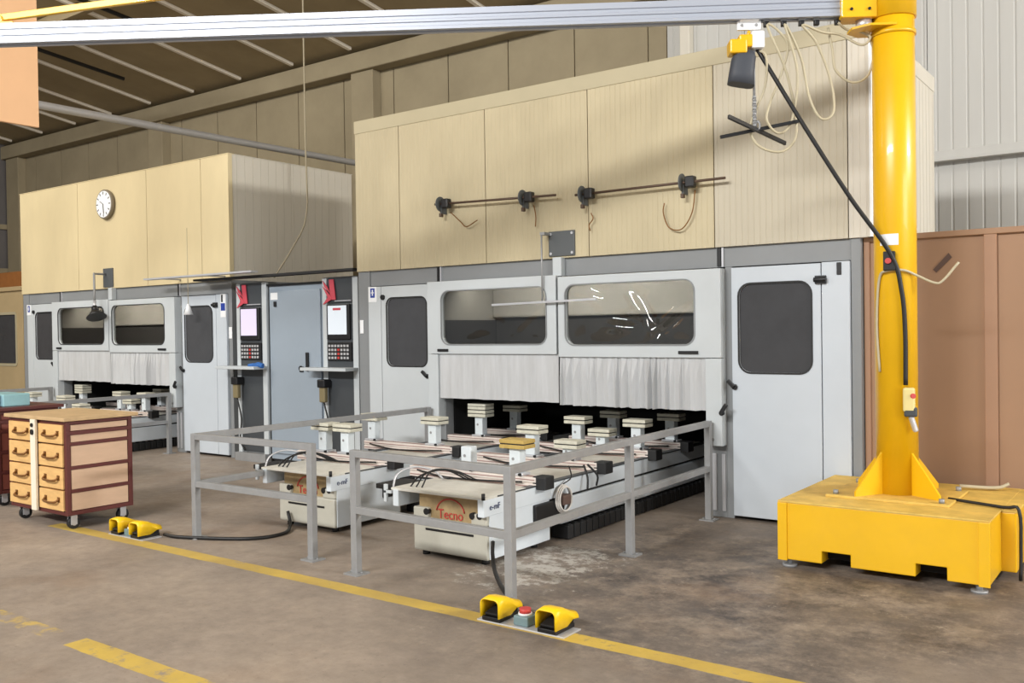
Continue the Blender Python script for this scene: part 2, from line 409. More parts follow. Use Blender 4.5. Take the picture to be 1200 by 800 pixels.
# ================================================================== MACHINING CABIN (prototype = right-hand machine)
FY = 6.82
def make_cabin():
    t = thing('machining_cabin', 'right white machining cabin with wrinkled clear window film behind the railed beds', 'machine cabin', (-4.4, 7.8, 0))
    # grey carcass: frame posts, header, sides, back, roof
    b = MB()
    b.box(-6.95, -6.785, FY, 8.75, 0, 2.12).box(-1.954, -1.885, FY, 8.75, 0, 2.12)
    b.box(-6.785, -1.954, FY+.012, FY+.12, 1.962, 2.12)
    b.box(-2.915, -2.857, FY, FY+.12, 0, 1.962)
    b.box(-3.045, -2.915, FY, FY+.12, 0, 1.3)
    b.box(-5.92, -5.79, FY, FY+.12, 0, 1.3)
    b.box(-6.785, -1.954, FY+.12, 8.75, 2.06, 2.12).box(-6.785, -1.954, 8.65, 8.75, 0, 2.06)
    b.build('carcass', greyfr, t, .004)
    b = MB().box(-5.875, -5.845, FY, FY+.02, 1.972, 2.112).box(-2.98, -2.95, FY, FY+.02, 1.972, 2.112)
    [part_label(o_, 'black vertical slot in grey header') for o_ in b.each('header_slot', black, t)]
    b = MB().box(-5.835, -5.82, FY-.004, FY+.02, 1.966, 2.118).box(-2.94, -2.925, FY-.004, FY+.02, 1.966, 2.118)
    b.each('header_post', alu, t)
    # dark inside of the work chamber
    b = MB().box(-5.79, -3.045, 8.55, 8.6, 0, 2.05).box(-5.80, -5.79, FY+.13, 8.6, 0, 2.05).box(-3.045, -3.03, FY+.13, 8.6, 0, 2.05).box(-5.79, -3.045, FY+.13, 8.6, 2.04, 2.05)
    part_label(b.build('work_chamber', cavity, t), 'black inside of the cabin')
    b = MB().box(-5.764, -3.06, 7.55, 8.1, 1.62, 1.98)
    part_label(b.build('spindle_hood', hoodgrey, t, .02), 'pale hood seen through the windows')
    b = MB().box(-5.764, -3.06, 7.6, 8.05, 1.02, 1.62).cyl((-4.9, 7.7, .86), (-4.9, 7.7, 1.02), .07).cyl((-3.9, 7.7, .86), (-3.9, 7.7, 1.02), .07)
    part_label(b.build('spindle_carriage', hooddark, t, .02), 'dark carriage seen through the windows')
    part_label(bx('side_hood', hoodgrey, t, -5.785, -5.765, FY-.03, 8.5, 1.60, 1.955), 'pale lining seen through the windows')
    part_label(bx('side_lining', hooddark, t, -5.785, -5.765, FY-.03, 8.5, 1.34, 1.60), 'dark lining seen through the windows')
    part_label(bx('light_baffle', hooddark, t, -5.78, -3.06, FY+.125, 8.5, 1.32, 1.34), 'added dark plate blocking light inside the cabin')  # unseen plate added to keep the inner fill light off the beds
    # left narrow door
    def door(x0, x1, z0, z1, hole, mat, r, handle, knob):
        d = panel_hole(MB(), x0, x1, z0, z1, hole, r, FY-.03, FY+.005).build('door', mat, t, .004)
        ring(MB(), hole, r, .012, FY-.036, FY-.028).build('window_gasket', rubber, d)
        MB().prism(rr(*hole, r), 'y', FY-.018, FY-.006).build('window_pane', paned, d)
        hx, hz, tilt = handle
        b = MB().cyl((hx, FY-.05, hz), (hx, FY-.02, hz), .022, 12).beam((hx, FY-.055, hz), (hx+tilt, FY-.055, hz+.05), .02, .03)
        b.build('door_handle', black, d, .004)
        kx, kz = knob
        MB().cyl((kx, FY-.05, kz), (kx, FY-.025, kz), .026, 14).build('door_lock', black, d)
        return d
    door(-6.60, -5.922, .05, 1.955, (-6.52, -5.995, 1.155, 1.83), machw, .07, (-5.985, 1.055, -.06), (-6.57, 1.845))
    bx('fixed_panel', machw, t, -6.782, -6.606, FY-.03, FY+.005, .05, 1.955, .004)
    d = door(-2.852, -2.162, .03, 1.952, (-2.79, -2.235, 1.145, 1.82), doorw, .09, (-2.83, 1.03, -.05), (-2.6, 1.0))
    for c in list(d.children):
        if c.name.startswith('door_lock'): bpy.data.objects.remove(c)
    b = MB().cyl((-2.205, FY-.055, 1.83), (-2.115, FY-.055, 1.83), .018, 12).box(-2.2, -2.12, FY-.05, FY-.026, 1.80, 1.86)
    b.build('hinge', black, d, .003)
    bx('fixed_panel', doorw, t, -2.156, -1.957, FY-.03, FY+.005, .03, 1.957, .004)
    b = MB().box(-2.045, -2.012, FY-.038, FY-.028, 1.86, 1.95); b.build('panel_latch', black, t, .003)
    # sliding upper panels
    def slider(x0, x1, z0, z1, hole, film):
        p = panel_hole(MB(), x0, x1, z0, z1, hole, .085, FY-.10, FY-.05).build('sliding_panel', machw, t, .005)
        ring(MB(), hole, .085, .010, FY-.107, FY-.098).build('window_gasket', rubber if not film else greyfr, p)
        a, bb, c, dd = hole
        if not film:
            MB().prism(rr(*hole, .085), 'y', FY-.085, FY-.078).build('window_pane', paneg, p)
        else:  # wrinkled transparent sheet
            nx, nz = 90, 40; vs = []
            for j in range(nz+1):
                for i in range(nx+1):
                    u, v = i/nx, j/nz; x = a+(bb-a)*u; z = c+(dd-c)*v
                    w = .004*math.sin(9*u+5*v+1.3*math.sin(6*v))+.002*math.sin(17*u-11*v+2*math.sin(5*u))
                    for (cx, cz, sx, sz, k, an) in ((.18, 1.0, .10, .25, .030, .4), (.60, .6, .05, .5, .040, .25), (.86, .45, .06, .4, .034, -.5), (.45, .35, .14, .12, .02, .9)):
                        uu = (u-cx)*math.cos(an)+(v-cz)*math.sin(an); vv = -(u-cx)*math.sin(an)+(v-cz)*math.cos(an)
                        w += 2.0*film*k*math.exp(-(uu/sx)**2-(vv/sz)**2)*math.sin(11*uu)
                    edge = min(1, 8*min(u, 1-u), 5*min(v, 1-v))
                    vs.append((x, FY-.075+w*film*edge, z))
            fs = [(j*(nx+1)+i, j*(nx+1)+i+1, (j+1)*(nx+1)+i+1, (j+1)*(nx+1)+i) for j in range(nz) for i in range(nx)]
            f = MB().add(vs, fs, True).build('window_film', panefilm, p)
            part_label(f, 'wrinkled clear plastic film with bright reflections')
            so = f.modifiers.new('thickness', 'SOLIDIFY'); so.thickness = .002
        return p
    p = slider(-5.92, -4.435, 1.277, 1.968, (-5.74, -4.54, 1.37, 1.87), .5)
    b = MB().box(-5.79, -5.66, FY-.115, FY-.1, 1.30, 1.325); b.build('grip', black, p, .003)
    p = slider(-4.415, -2.912, 1.255, 1.950, (-4.335, -3.135, 1.362, 1.872), 1.0)
    b = MB().box(-3.27, -3.10, FY-.115, FY-.1, 1.285, 1.31); b.build('grip', black, p, .003)
    bx('side_stile', machw, t, -5.92, -5.795, FY-.10, FY+.0, .62, 1.272, .005)
    s = bx('side_stile', machw, t, -3.045, -2.912, FY-.10, FY+.0, .57, 1.25, .005)
    bx('leak_filler', machw, t, -2.924, -2.913, FY-.05, FY, 1.25, 1.95)  # filler strips added so the inner fill does not leak past the panels
    bx('leak_filler', machw, t, -5.919, -5.908, FY-.05, FY, 1.272, 1.965)
    b = MB().cyl((-2.905, FY-.13, .83), (-2.905, FY-.1, .83), .02, 12).beam((-2.905, FY-.135, .83), (-2.86, FY-.135, .90), .022, .03)
    b.build('lever', black, s, .003)
    MB().cyl((-2.985, FY-.106, .62), (-2.985, FY-.1, .62), .012, 12).build('bolt', steel, s)
    b = MB().box(-3.035, -3.0, FY-.012, FY, .05, .5).box(-2.955, -2.925, FY-.012, FY, .05, .5); b.each('frame_rib', alu, t, .003)
    # pleated strip curtains
    def curtain(x0, x1, z0, z1, amp, step):
        xs = [x0]; ys = []
        while xs[-1] < x1-.01: xs.append(min(x1, xs[-1]+step*random.uniform(.35, 1.4)))
        ys = [FY-.075+(amp if i % 2 else -amp)*random.uniform(.3, 1) for i in range(len(xs))]
        n = len(xs); vs = []
        for z in (z0, z0+.05, (z0+z1)/2, z1):
            k = 1 if z < z1 else .3
            vs += [(x, FY-.075+(y-FY+.075)*k, z+(random.uniform(-.004, .004) if z == z0 else 0)) for x, y in zip(xs, ys)]
        fs = [(r*n+i, r*n+i+1, (r+1)*n+i+1, (r+1)*n+i) for r in range(3) for i in range(n-1)]
        o = MB().add(vs, fs).build('strip_curtain', curtm, t)
        so = o.modifiers.new('thickness', 'SOLIDIFY'); so.thickness = .006
        return o
    part_label(curtain(-5.79, -4.43, .855, 1.278, .005, .11), 'smooth off-white curtain with dirty lower edge')
    part_label(curtain(-4.41, -3.05, .838, 1.256, .03, .04), 'pleated off-white strip curtain')
    MB().box(-4.432, -4.418, FY-.06, FY-.02, .85, 1.96).build('centre_gap_seal', black, t)
    bx('lintel', greyfr, t, -5.795, -3.045, FY-.04, FY+.12, 1.21, 1.30)
    # white post above the panels
    bx('centre_post', machw, t, -4.49, -4.40, FY-.06, FY+.01, 1.96, 2.125, .004)
    # round/blue signs
    s = bx('notice', signw, t, -6.775, -6.66, FY-.034, FY-.03, 1.80, 1.955)
    bx('symbol', blue, s, -6.745, -6.685, FY-.036, FY-.034, 1.845, 1.94)
    b = MB().box(-6.722, -6.708, FY-.038, FY-.036, 1.865, 1.925).box(-6.735, -6.695, FY-.038, FY-.036, 1.89, 1.90)
    b.build('symbol_mark', signw, s)
    return t
for dx_, dy_ in ((0, 0), (-7.4, .18)):   # added strip fills inside the cabins, unseen, so the windows read lighter
    area('cabin_fill', (-4.42+dx_, FY+.22+dy_, 2.02), (-4.42+dx_, 7.5+dy_, 1.5), 2.4, .06, 28, (1, .97, .92))
cabin_r = make_cabin()
DX, DY = -7.40, .18
cabin_l = shift(cabin_r, (DX, DY, 0), 'left white machining cabin under the cream housing with the wall clock', scale=(1, 1, 1.012))
for c in cabin_l.children:
    if c.name.startswith('sliding_panel'):
        for k in list(c.children):
            if k.name.startswith('window_film'):
                sol = k.modifiers.get('thickness')
                me = k.data.copy(); k.data = me; xs = [v.co.y for v in me.vertices]; y0 = xs[0]
                for v in me.vertices: v.co.y = y0
                me.materials.clear(); me.materials.append(paneg); k.name = 'window_pane'; del k['label']
            elif k.name.startswith('window_gasket'):
                k.data = k.data.copy(); k.data.materials.clear(); k.data.materials.append(rubber)

# upper cream housings (sit on the cabins)
def housing(name, label, dx, dy, z0, z1, warm=False):
    t = thing(name, label, 'housing', (-4.4+dx, 7.8+dy, z0))
    xs = [-6.95, -6.335, -5.25, -4.137, -2.988, -1.962, -1.80]
    if warm: xs = [-6.95, -5.3, -3.60, -2.43, -1.88]
    tr = .13 if not warm else .012
    xe = xs[-1]
    for a, c in zip(xs[:-1], xs[1:]):
        o = ribbed(MB(), a+dx+.004, c+dx-.004, z0, z1-tr, FY-.02+dy, FY+.06+dy, .048 if not warm else 9, .0022, .012)
        o.build('front_panel', ((creamgrey if c > -2.5 else cream) if c < -1.9 else whitecl) if not warm else creamwarm, t)
    # side sheets: mirrored along y by building rotated boxes with grooves
    for sx, sgn in ((-6.95+dx, -1), (xe+dx, 1)):
        b = MB(); y = FY-.02+dy
        while y < 8.83+dy-.001:
            y1 = min(y+1.0, 8.83+dy); zt = z1-tr
            g = y
            while g < y1-.001:
                g1 = min(g+.12, y1); b.box(sx-.03 if sgn > 0 else sx, sx if sgn > 0 else sx+.03, g+.0035, g1-.0035, z0, zt); g = g1
            y = y1
        b.box(sx-.04 if sgn > 0 else sx+.004, sx-.004 if sgn > 0 else sx+.04, FY+dy, 8.83+dy, z0, z1-tr)
        b.build('side_panel', whitecl, t)
    MB().box(-6.955+dx, xe+.005+dx, FY+.06+dy, 8.835+dy, z1-tr, z1-.004).build('top_cover', whitecl, t)
    b = MB().box(-6.955+dx, xe+.005+dx, FY-.026+dy, FY+.06+dy, z1-tr, z1)
    b.build('top_trim', creamtrim if not warm else creamwarm, t, .004)
    MB().box(xe+dx-.01, xe+dx+.006, FY-.03+dy, FY+.03+dy, z0, z1-tr).build('corner_trim', signw if not warm else creamwarm, t)
    bx('back_panel', whitecl, t, -6.9+dx, xe-.05+dx, 8.76+dy, 8.83+dy, z0, z1-tr)
    return t
house_r = housing('cream_housing', 'large cream panelled housing on top of the right machining cabin', 0, 0, 2.12, 3.67)
house_l = housing('cream_housing', 'cream panelled housing carrying the round clock, left machine', DX, DY, 2.145, 3.67, True)

# ================================================================== PROCESSING BEDS
BARS_R = (5.18, 5.98, 6.79, 7.39); BARS_L = (5.35, 6.15, 6.89, 7.5)
def make_bed(x0, yf, bars, label, barx0):
    """x0: left edge of the shelf; right edge x0+.80"""
    x1 = x0+.80; xb0, xb1 = x0+.165, x1-.01
    t = thing('processing_bed', label, 'machine bed', ((x0+x1)/2, yf+.3, 0))
    b = MB().box(xb0, xb1, yf, yf+.72, .035, .255); o = b.build('base_block', bedcover, t, .012)
    MB().box(xb0+.11, xb1-.11, yf-.004, yf+.01, .178, .192).build('slot', black, o)
    b = MB()
    for fx in (xb0+.06, xb1-.06):
        for fy in (yf+.06, yf+.6): b.cyl((fx, fy, 0), (fx, fy, .035), .025, 12)
    b.each('levelling_foot', rubber, t)
    b = MB().box(xb0, xb0+.13, yf, yf+.1, .255, .325).box(xb1-.13, xb1, yf, yf+.1, .255, .325); b.each('corner_block', bedcover, t, .008)
    p = MB().box(xb0+.03, xb1-.02, yf+.03, yf+.06, .2, .425).build('front_plate', beddirty, t)
    b = MB()
    for bxk, bz in ((xb0+.115, .30), (xb1-.12, .31), (xb1-.06, .315)): b.cyl((bxk, yf+.025, bz), (bxk, yf-.004, bz), .022, 12)
    b.each('adjuster_bolt', black, t)
    # red maker's emblem: arch over lettering
    cx = (xb0+xb1)/2-.01
    pts = [(cx+.12*math.cos(a), yf+.026, .30+.095*math.sin(a)) for a in [math.radians(8+164*i/12) for i in range(13)]]
    MB().tube(pts, .005, 6, 1).build('emblem_arch', redlogo, p)
    text('emblem_lettering', 'Tecno', .088, redlogo, p, (cx, yf+.026, .290), (math.pi/2, 0, 0), .002, .95)
    s = MB().box(x0, x1, yf-.04, yf+.42, .425, .442).build('top_shelf', shelfm, t, .003)
    b = MB().box(x0-.06, x0-.035, yf-.05, yf-.03, .34, .46).box(x0-.06, x0+.01, yf-.05, yf-.03, .40, .42); b.build('stop_finger', machw, t, .003)
    # side beams and lower girder running into the cabin
    for sx in (x0+.02, x1-.05):
        o = MB().box(sx, sx+.05, yf-.045, 8.0, .318, .432).build('side_beam', bedw, t, .006)
        MB().box(sx-.002, sx+.052, yf+.1, 7.98, .430, .440).build('guide_rail', consoled, o)
    sx = x1
    o = t.children[-1]
    text('plate_marking', 'e-mF', .055, navy, t, (x1+.003, yf+.07, .375), (math.pi/2, 0, math.pi/2), .001)
    MB().cyl((x1-.005, yf-.04, .43), (x1-.005, yf-.04, .47), .012, 10).build('end_pin', rubber, t)
    b = MB().prism([(yf+.72, .30), (yf+.72, .20), (yf+.85, .12), (8.0, .12), (8.0, .30)], 'x', x0+.10, x1-.002)
    b.build('girder', bedw, t, .01)
    b = MB().box(x0+.18, x1-.02, yf+.3, 8.0, .29, .33); b.build('girder_cap', rubber, t)
    b = MB()
    for y in [yf+.9+i*.085 for i in range(int((7.9-yf-.9)/.085))]:
        b.box(x1-.12, x1+.02, y, y+.074, .005, .10).box(x1-.11, x1+.01, y+.02, y+.055, .098, .108)
    part_label(b.build('cable_chain', rubber, t, .006), 'black ribbed cable chain along the floor')
    MB().box(x1-.02, x1+.02, yf+.5, yf+.86, .19, .31).build('valve_block', black, t, .008)
    MB().box(xb1, xb1+.006, yf+.02, yf+.70, .04, .32).build('side_cover', bedw, t, .003)
    MB().box(x0+.075, x1-.055, yf+.42, 8.0, .405, .425).build('deck_plate', shelfm, t)
    b = MB().box(x0-.30, x0+.02, yf+.12, yf+.40, .385, .42); part_label(b.build('side_wing', rubber, t, .004), 'black plate sticking out on the left')
    MB().tube([(x0-.07, yf+.05, .40), (x0-.09, yf+.12, .50), (x0-.02, yf+.22, .545), (x0+.08, yf+.30, .52), (x0+.13, yf+.36, .45)], .007, 6, 5).build('bent_hose', alu, t)
    # pneumatic hoses looping over the shelf
    b = MB()
    for k in range(3):
        xx = x0+.1+.05*k
        b.tube([(xx, yf+.05, .445), (xx-.02, yf+.18, .50+.02*k), (xx+.05, yf+.35, .52), (xx+.12, yf+.5, .44)], .006, 6, 5)
    b.each('air_hose', rubber, t)
    # coil of white hose on the side
    if x0 > -5:
        cy, cz = 5.42, .31
        b = MB()
        for k in range(3):
            b.tube([(x1+.03+.012*k, cy+(.088-.006*k)*math.cos(a), cz+(.095-.006*k)*math.sin(a)) for a in [2*math.pi*i/14 for i in range(14)]], .007, 6, 3, True)
        part_label(b.build('hose_coil', coilw, t), 'white coiled hose hanging on the bed side')
        b = MB().box(x1-.01, x1+.07, cy-.05, cy+.05, cz-.04, cz+.03); part_label(b.build('valve', dusty, t, .01), 'dark valve inside the hose coil')
        b = MB().tube([(x1+.0, 5.75, .50), (x1+.05, 5.72, .42), (x1+.06, 5.70, .33)], .008, 6, 4).tube([(x1+.0, 5.8, .50), (x1+.06, 5.84, .42), (x1+.04, 5.86, .34)], .008, 6, 4)
        b.tube([(x1, 5.55, .52), (x1+.05, 5.5, .45), (x1+.03, cy, .41)], .005, 6, 4)
        b.each('hanging_hose', rubber, t)
    # crossbars
    for y in bars:
        b = MB().box(barx0, x1, y-.05, y+.05, .415, .450).box(barx0, x1, y-.05, y+.05, .458, .4925).box(barx0, x1, y-.042, y+.042, .45, .458)
        o = b.build('crossbar', barm, t, .004)
        b = MB().box(barx0+.005, x1-.01, y-.0515, y-.049, .428, .436).box(barx0+.005, x1-.01, y-.0515, y-.049, .472, .479).box(barx0+.005, x1-.01, y-.02, y+.02, .490, .4935)
        b.build('bar_groove', groove, o)
        b = MB().box(x1-.03, x1+.075, y-.045, y+.07, .41, .50); b.build('end_motor', rubber, o, .008)
        b = MB().box(barx0+.05, barx0+.17, y-.048, y+.048, .40, .416).box(x1-.25, x1-.13, y-.048, y+.048, .40, .416); b.each('bar_shoe', black, o, .003)
        b = MB().tube([(barx0+.1, y-.075, .47), (barx0+.4, y-.085, .44), (x1-.3, y-.08, .45), (x1-.1, y-.07, .46)], .007, 6, 5); b.build('bar_hose', cableblk, o)
    return t
bed_r = make_bed(-4.37, 4.6, BARS_R, 'processing bed nearest the railing corner, front end closest to the camera', -4.72)
bed_l = make_bed(-5.92, 4.75, BARS_L, 'processing bed left of the railing gap, in front of the control consoles', -6.18)
bed_r2 = shift(bed_r, (DX, DY, 0), 'right-hand processing bed of the left machine, beyond the wooden drawer cart')
bed_l2 = shift(bed_l, (DX, DY, 0), 'left-hand processing bed of the left machine, mostly hidden by the carts')

# ------------------------------------------------------------------ suction pods on the crossbars
def make_pod(kind, x, y, label, group, pad=padm):
    x -= .035
    t = thing('clamping_pod', label, 'clamping pod', (x, y, .4935), group)
    z0 = .4935
    o = MB().box(x-.075, x+.075, y-.05, y+.05, z0, z0+.018).build('foot', alu, t, .004)
    MB().cyl((x+.06, y-.05, z0+.012), (x+.06, y-.068, z0+.012), .010, 10).build('foot_screw', black, o)
    top = {'tall': .68, 'bare': .665, 'low': .585, 'double': .68}[kind]
    b = MB().box(x-.045, x+.045, y-.038, y+.038, z0+.018, top)
    o = b.build('column', podw, t, .006)
    MB().cyl((x-.01, y-.041, (z0+top)/2+.02), (x-.01, y-.037, (z0+top)/2+.02), .011, 12).build('air_port', steel, o)
    if kind != 'bare':
        layers = ((top, .027), (top+.035, .027)) if kind != 'double' else ((top, .028), (top+.034, .028), (top+.07, .026), (top+.1, .024))
        for z, h in layers:
            MB().box(x-.105, x+.105, y-.07, y+.07, z, z+h).build('suction_plate', pad, t, .004)
        MB().box(x-.10, x+.10, y-.065, y+.065, top+.026, top+layers[-1][0]-top+.004).build('plate_gasket', rubber, t)
    return t
ORD = ['first', 'second', 'third', 'fourth']
pods = [  # kind, x, bed, bar, extra words, pad
 ('tall', -5.84, 'L', 0, 'left of the pair', padm), ('tall', -5.575, 'L', 0, 'right of the pair', padm),
 ('tall', -6.06, 'L', 1, 'standing at the left end', padm), ('tall', -5.32, 'L', 1, 'standing near the right end', padm),
 ('double', -5.38, 'L', 2, 'carrying four stacked plates', padm), ('tall', -5.42, 'L', 3, 'behind the four-plate one', padm),
 ('bare', -4.15, 'R', 0, 'without a plate on top', padm), ('tall', -3.72, 'R', 0, 'with a yellowish plate', padyel),
 ('tall', -4.15, 'R', 1, 'left of the middle', padm), ('low', -3.8, 'R', 1, 'short, near the rail', padm),
 ('tall', -4.23, 'R', 2, 'tall one at the left', padm), ('low', -3.99, 'R', 2, 'short one in the middle', padm), ('tall', -3.65, 'R', 2, 'tall one at the right end', padm),
 ('tall', -4.225, 'R', 3, 'left under the curtain', padm), ('tall', -3.64, 'R', 3, 'right under the curtain', padm)]
for kind, x, bed, bar, ex, pad in pods:
    y = (BARS_L if bed == 'L' else BARS_R)[bar]
    lab = 'clamping pod, %s crossbar of the %s, %s' % (ORD[bar], 'left front bed' if bed == 'L' else 'corner bed', ex)
    p = make_pod(kind, x, y, lab, 'clamping pods on the right machine', pad)
    if not (bed == 'L' and bar == 3) and kind != 'bare':
        copy_tree(p, Vector(p.location)+Vector((DX, DY, 0)), 'clamping pod, %s crossbar of far machine %s bed, %s' % (ORD[bar], 'left' if bed == 'L' else 'right', ex), 'clamping pods on the left machine')

# ================================================================== RAILINGS
def post(b, x, y): b.box(x-.024, x+.024, y-.024, y+.024, .008, .77)
def railing(label, posts, rails):
    xs = [p[0] for p in posts]; ys = [p[1] for p in posts]
    t = thing('safety_railing', label, 'railing', (sum(xs)/len(xs), sum(ys)/len(ys), 0))
    for x, y in posts:
        b = MB(); post(b, x, y); o = b.build('post', steel, t, .003)
        b = MB().box(x-.06, x+.06, y-.055, y+.055, 0, .01)
        b.cyl((x-.045, y, .01), (x-.045, y, .018), .008, 8).cyl((x+.045, y, .01), (x+.045, y, .018), .008, 8); b.build('foot_plate', steel, o)
    for p, q in rails:
        d = Vector((q[0]-p[0], q[1]-p[1], 0)).normalized()
        for nm, z in (('top_rail', .748), ('middle_rail', .40)):
            MB().beam(Vector((p[0], p[1], z))+.022*d, Vector((q[0], q[1], z))-.022*d, .042, .044).build(nm, steel, t, .003)
    return t
A, B, Cc, D = (-4.165, 4.03), (-2.93, 3.965), (-2.975, 5.36), (-3.0, 6.66)
rail_r = railing('grey steel railing with corner post right of the gap, in front of the crane', [A, B, Cc, D], [(A, B), (B, Cc), (Cc, D)])
E1, E2, E3 = (-5.9, 4.1), (-4.665, 4.12), (-5.88, 6.66)
rail_l = railing('grey steel railing left of the gap, by the yellow foot pedals and cable', [E1, E2, E3], [(E1, E2), (E1, E3)])
shift(rail_r, (DX+.02, DY, 0), 'grey steel railing around the left machine, behind the wooden drawer cart')
shift(rail_l, (DX, DY, 0), 'grey steel railing at the far left side of the left machine')

# ================================================================== CONTROL CONSOLES AND CABINET BETWEEN THE MACHINES
CY = 6.95
def make_console(x0, label):
    t = thing('control_console', label, 'control console', (x0+.26, CY+.2, 0))
    bx('housing', greyfr, t, x0, x0+.52, CY+.03, CY+.5, 0, 2.1, .004)
    bx('side_post', machw, t, x0+.01, x0+.075, CY-.01, CY+.03, .05, 2.09, .006)
    bx('side_post', machw, t, x0+.475, x0+.555, CY-.01, CY+.03, .05, 2.09, .006)
    h = bx('header_panel', consoled, t, x0+.075, x0+.475, CY, CY+.03, 1.82, 2.08)
    # red angular emblem
    ex = x0+.03
    b = MB().prism([(ex+.10, 2.07), (ex+.17, 2.07), (ex+.20, 1.85), (ex+.12, 1.85)], 'y', CY-.02, CY-.012)
    b.prism([(ex, 2.0), (ex+.12, 1.90), (ex+.15, 1.86), (ex+.06, 1.82), (ex+.0, 1.80), (ex+.08, 1.88)], 'y', CY-.024, CY-.016)
    b.prism([(ex+.0, 2.06), (ex+.07, 2.0), (ex+.12, 1.92), (ex+.03, 1.99)], 'y', CY-.022, CY-.014)
    part_label(b.build('emblem', redst, t), 'red angular emblem')
    MB().box(x0+.2, x0+.45, CY-.006, CY, 1.832, 1.842).build('header_line', alu, t)
    bx('lower_panel', consoled, t, x0+.075, x0+.475, CY, CY+.03, .12, 1.10, .003)
    f = MB().box(x0+.075, x0+.475, CY-.002, CY+.03, 1.10, 1.80).build('front_panel', consoled, t, .003)
    bz = bx('screen_bezel', black, t, x0+.095, x0+.445, CY-.03, CY, 1.42, 1.80, .008)
    MB().box(x0+.12, x0+.405, CY-.034, CY-.03, 1.475, 1.785).build('display', screen, bz)
    k = bx('keypad', black, t, x0+.09, x0+.46, CY-.02, CY, 1.19, 1.39, .004)
    b = MB(); b2 = MB()
    for i in range(7):
        for j in range(4):
            (b2 if (i, j) in ((3, 1), (3, 2), (3, 0)) else b).box(x0+.11+i*.047, x0+.14+i*.047, CY-.026, CY-.02, 1.21+j*.043, 1.235+j*.043)
    b.each('key', keyg, k); b2.each('red_key', keyr, k)
    s = MB().box(x0-.16, x0+.55, CY-.20, CY+.0, 1.085, 1.12).build('keyboard_shelf', machw, t, .006)
    bx('base_plinth', steel, t, x0, x0+.555, CY-.06, CY+.03, 0, .10, .003)
    return t
con_l = make_console(-9.135, 'control console with lilac screen, left of the blue-grey cabinet')
con_r = shift(con_l, (1.49, 0, 0), 'control console with white screen, right of the blue-grey cabinet')
for c in con_r.children:
    for k in c.children:
        if k.name.startswith('display'):
            k.data = k.data.copy(); k.data.materials.clear(); k.data.materials.append(screenw)
            x0 = -9.135+1.49
            ORI[c.name] = Vector(con_r.location)
            MB().box(x0+.2, x0+.32, CY-.0355, CY-.034, 1.735, 1.76).build('screen_banner', redst, c)
t = thing('electrical_cabinet', 'blue-grey electrical cabinet between the two control consoles', 'cabinet', (-8.1, 7.2, 0))
bx('body', cabin, t, -8.56, -7.66, CY+.02, CY+.5, .05, 2.04, .006)
d = bx('door', cabin, t, -8.50, -7.68, CY-.005, CY+.02, .12, 1.98, .008)
b = MB().box(-7.905, -7.865, CY-.03, CY-.005, 1.07, 1.28); b.build('door_handle', black, d, .008)
b = MB().cyl((-8.0, CY-.02, 1.10), (-8.0, CY-.005, 1.10), .03, 12).box(-8.02, -7.96, CY-.018, CY-.005, 1.06, 1.12); b.build('main_switch', black, d, .003)
MB().box(-8.44, -8.40, CY-.02, CY-.005, 1.80, 1.86).build('lock', black, d, .003)
MB().box(-8.5, -8.38, CY-.009, CY-.005, 1.88, 1.96).build('paper_label', signw, d)
bx('plinth', rubber, t, -8.54, -7.68, CY+.04, CY+.48, 0, .05)
bx('top_edge', black, t, -8.57, -7.65, CY-.01, CY+.5, 2.04, 2.06)
tag(MB().tube([(-8.66, CY-.1, 1.13), (-8.6, CY-.12, 1.14), (-8.54, CY-.1, 1.125)], .03, 8, 5).tube([(-8.76, CY-.13, 1.125), (-8.68, CY-.1, 1.135), (-8.6, CY-.06, 1.125)], .024, 8, 5).build('cloth', clothblue), 'blue cloth lying on the left console keyboard shelf', 'cloth')
def handheld(x, label):
    t = thing('handheld_pendant', label, 'pendant control', (x, CY-.08, .72), 'handheld pendants below the console shelves')
    MB().box(x-.045, x+.045, CY-.10, CY-.05, .74, .92).build('body', M('pendant_khaki', (128, 116, 84), .5) if 'pendant_khaki' not in MATS else MATS['pendant_khaki'], t, .012)
    MB().box(x-.055, x+.06, CY-.12, CY-.01, .90, .99).build('holder', black, t, .012)
    MB().tube([(x, CY-.07, .74), (x+.06, CY-.06, .5), (x+.02, CY-.05, .25), (x+.08, CY-.03, .12)], .009, 6, 5).build('cord', cableblk, t)
    return t
h1 = handheld(-9.06, 'handheld pendant hanging under the left console shelf')
shift(h1, (1.49, 0, 0), 'handheld pendant hanging under the right console shelf')
t = thing('overhead_tray', 'pale thin tray jutting above the left machine door and console', 'tray', (-9.5, CY-.27, 2.185))
bx('tray', alu, t, -10.55, -8.45, CY-.32, CY-.22, 2.185, 2.205)
for x_ in (-10.3, -9.4): bx('bracket', steel, t, x_, x_+.03, CY-.22, CY+.05, 2.185, 2.2)
o = MB().box(-9.75, -7.0, CY-.16, CY-.02, 2.14, 2.165); o = o.build('overhead_tray', rubber); tag(o, 'dark thin tray running above both control consoles', 'tray')

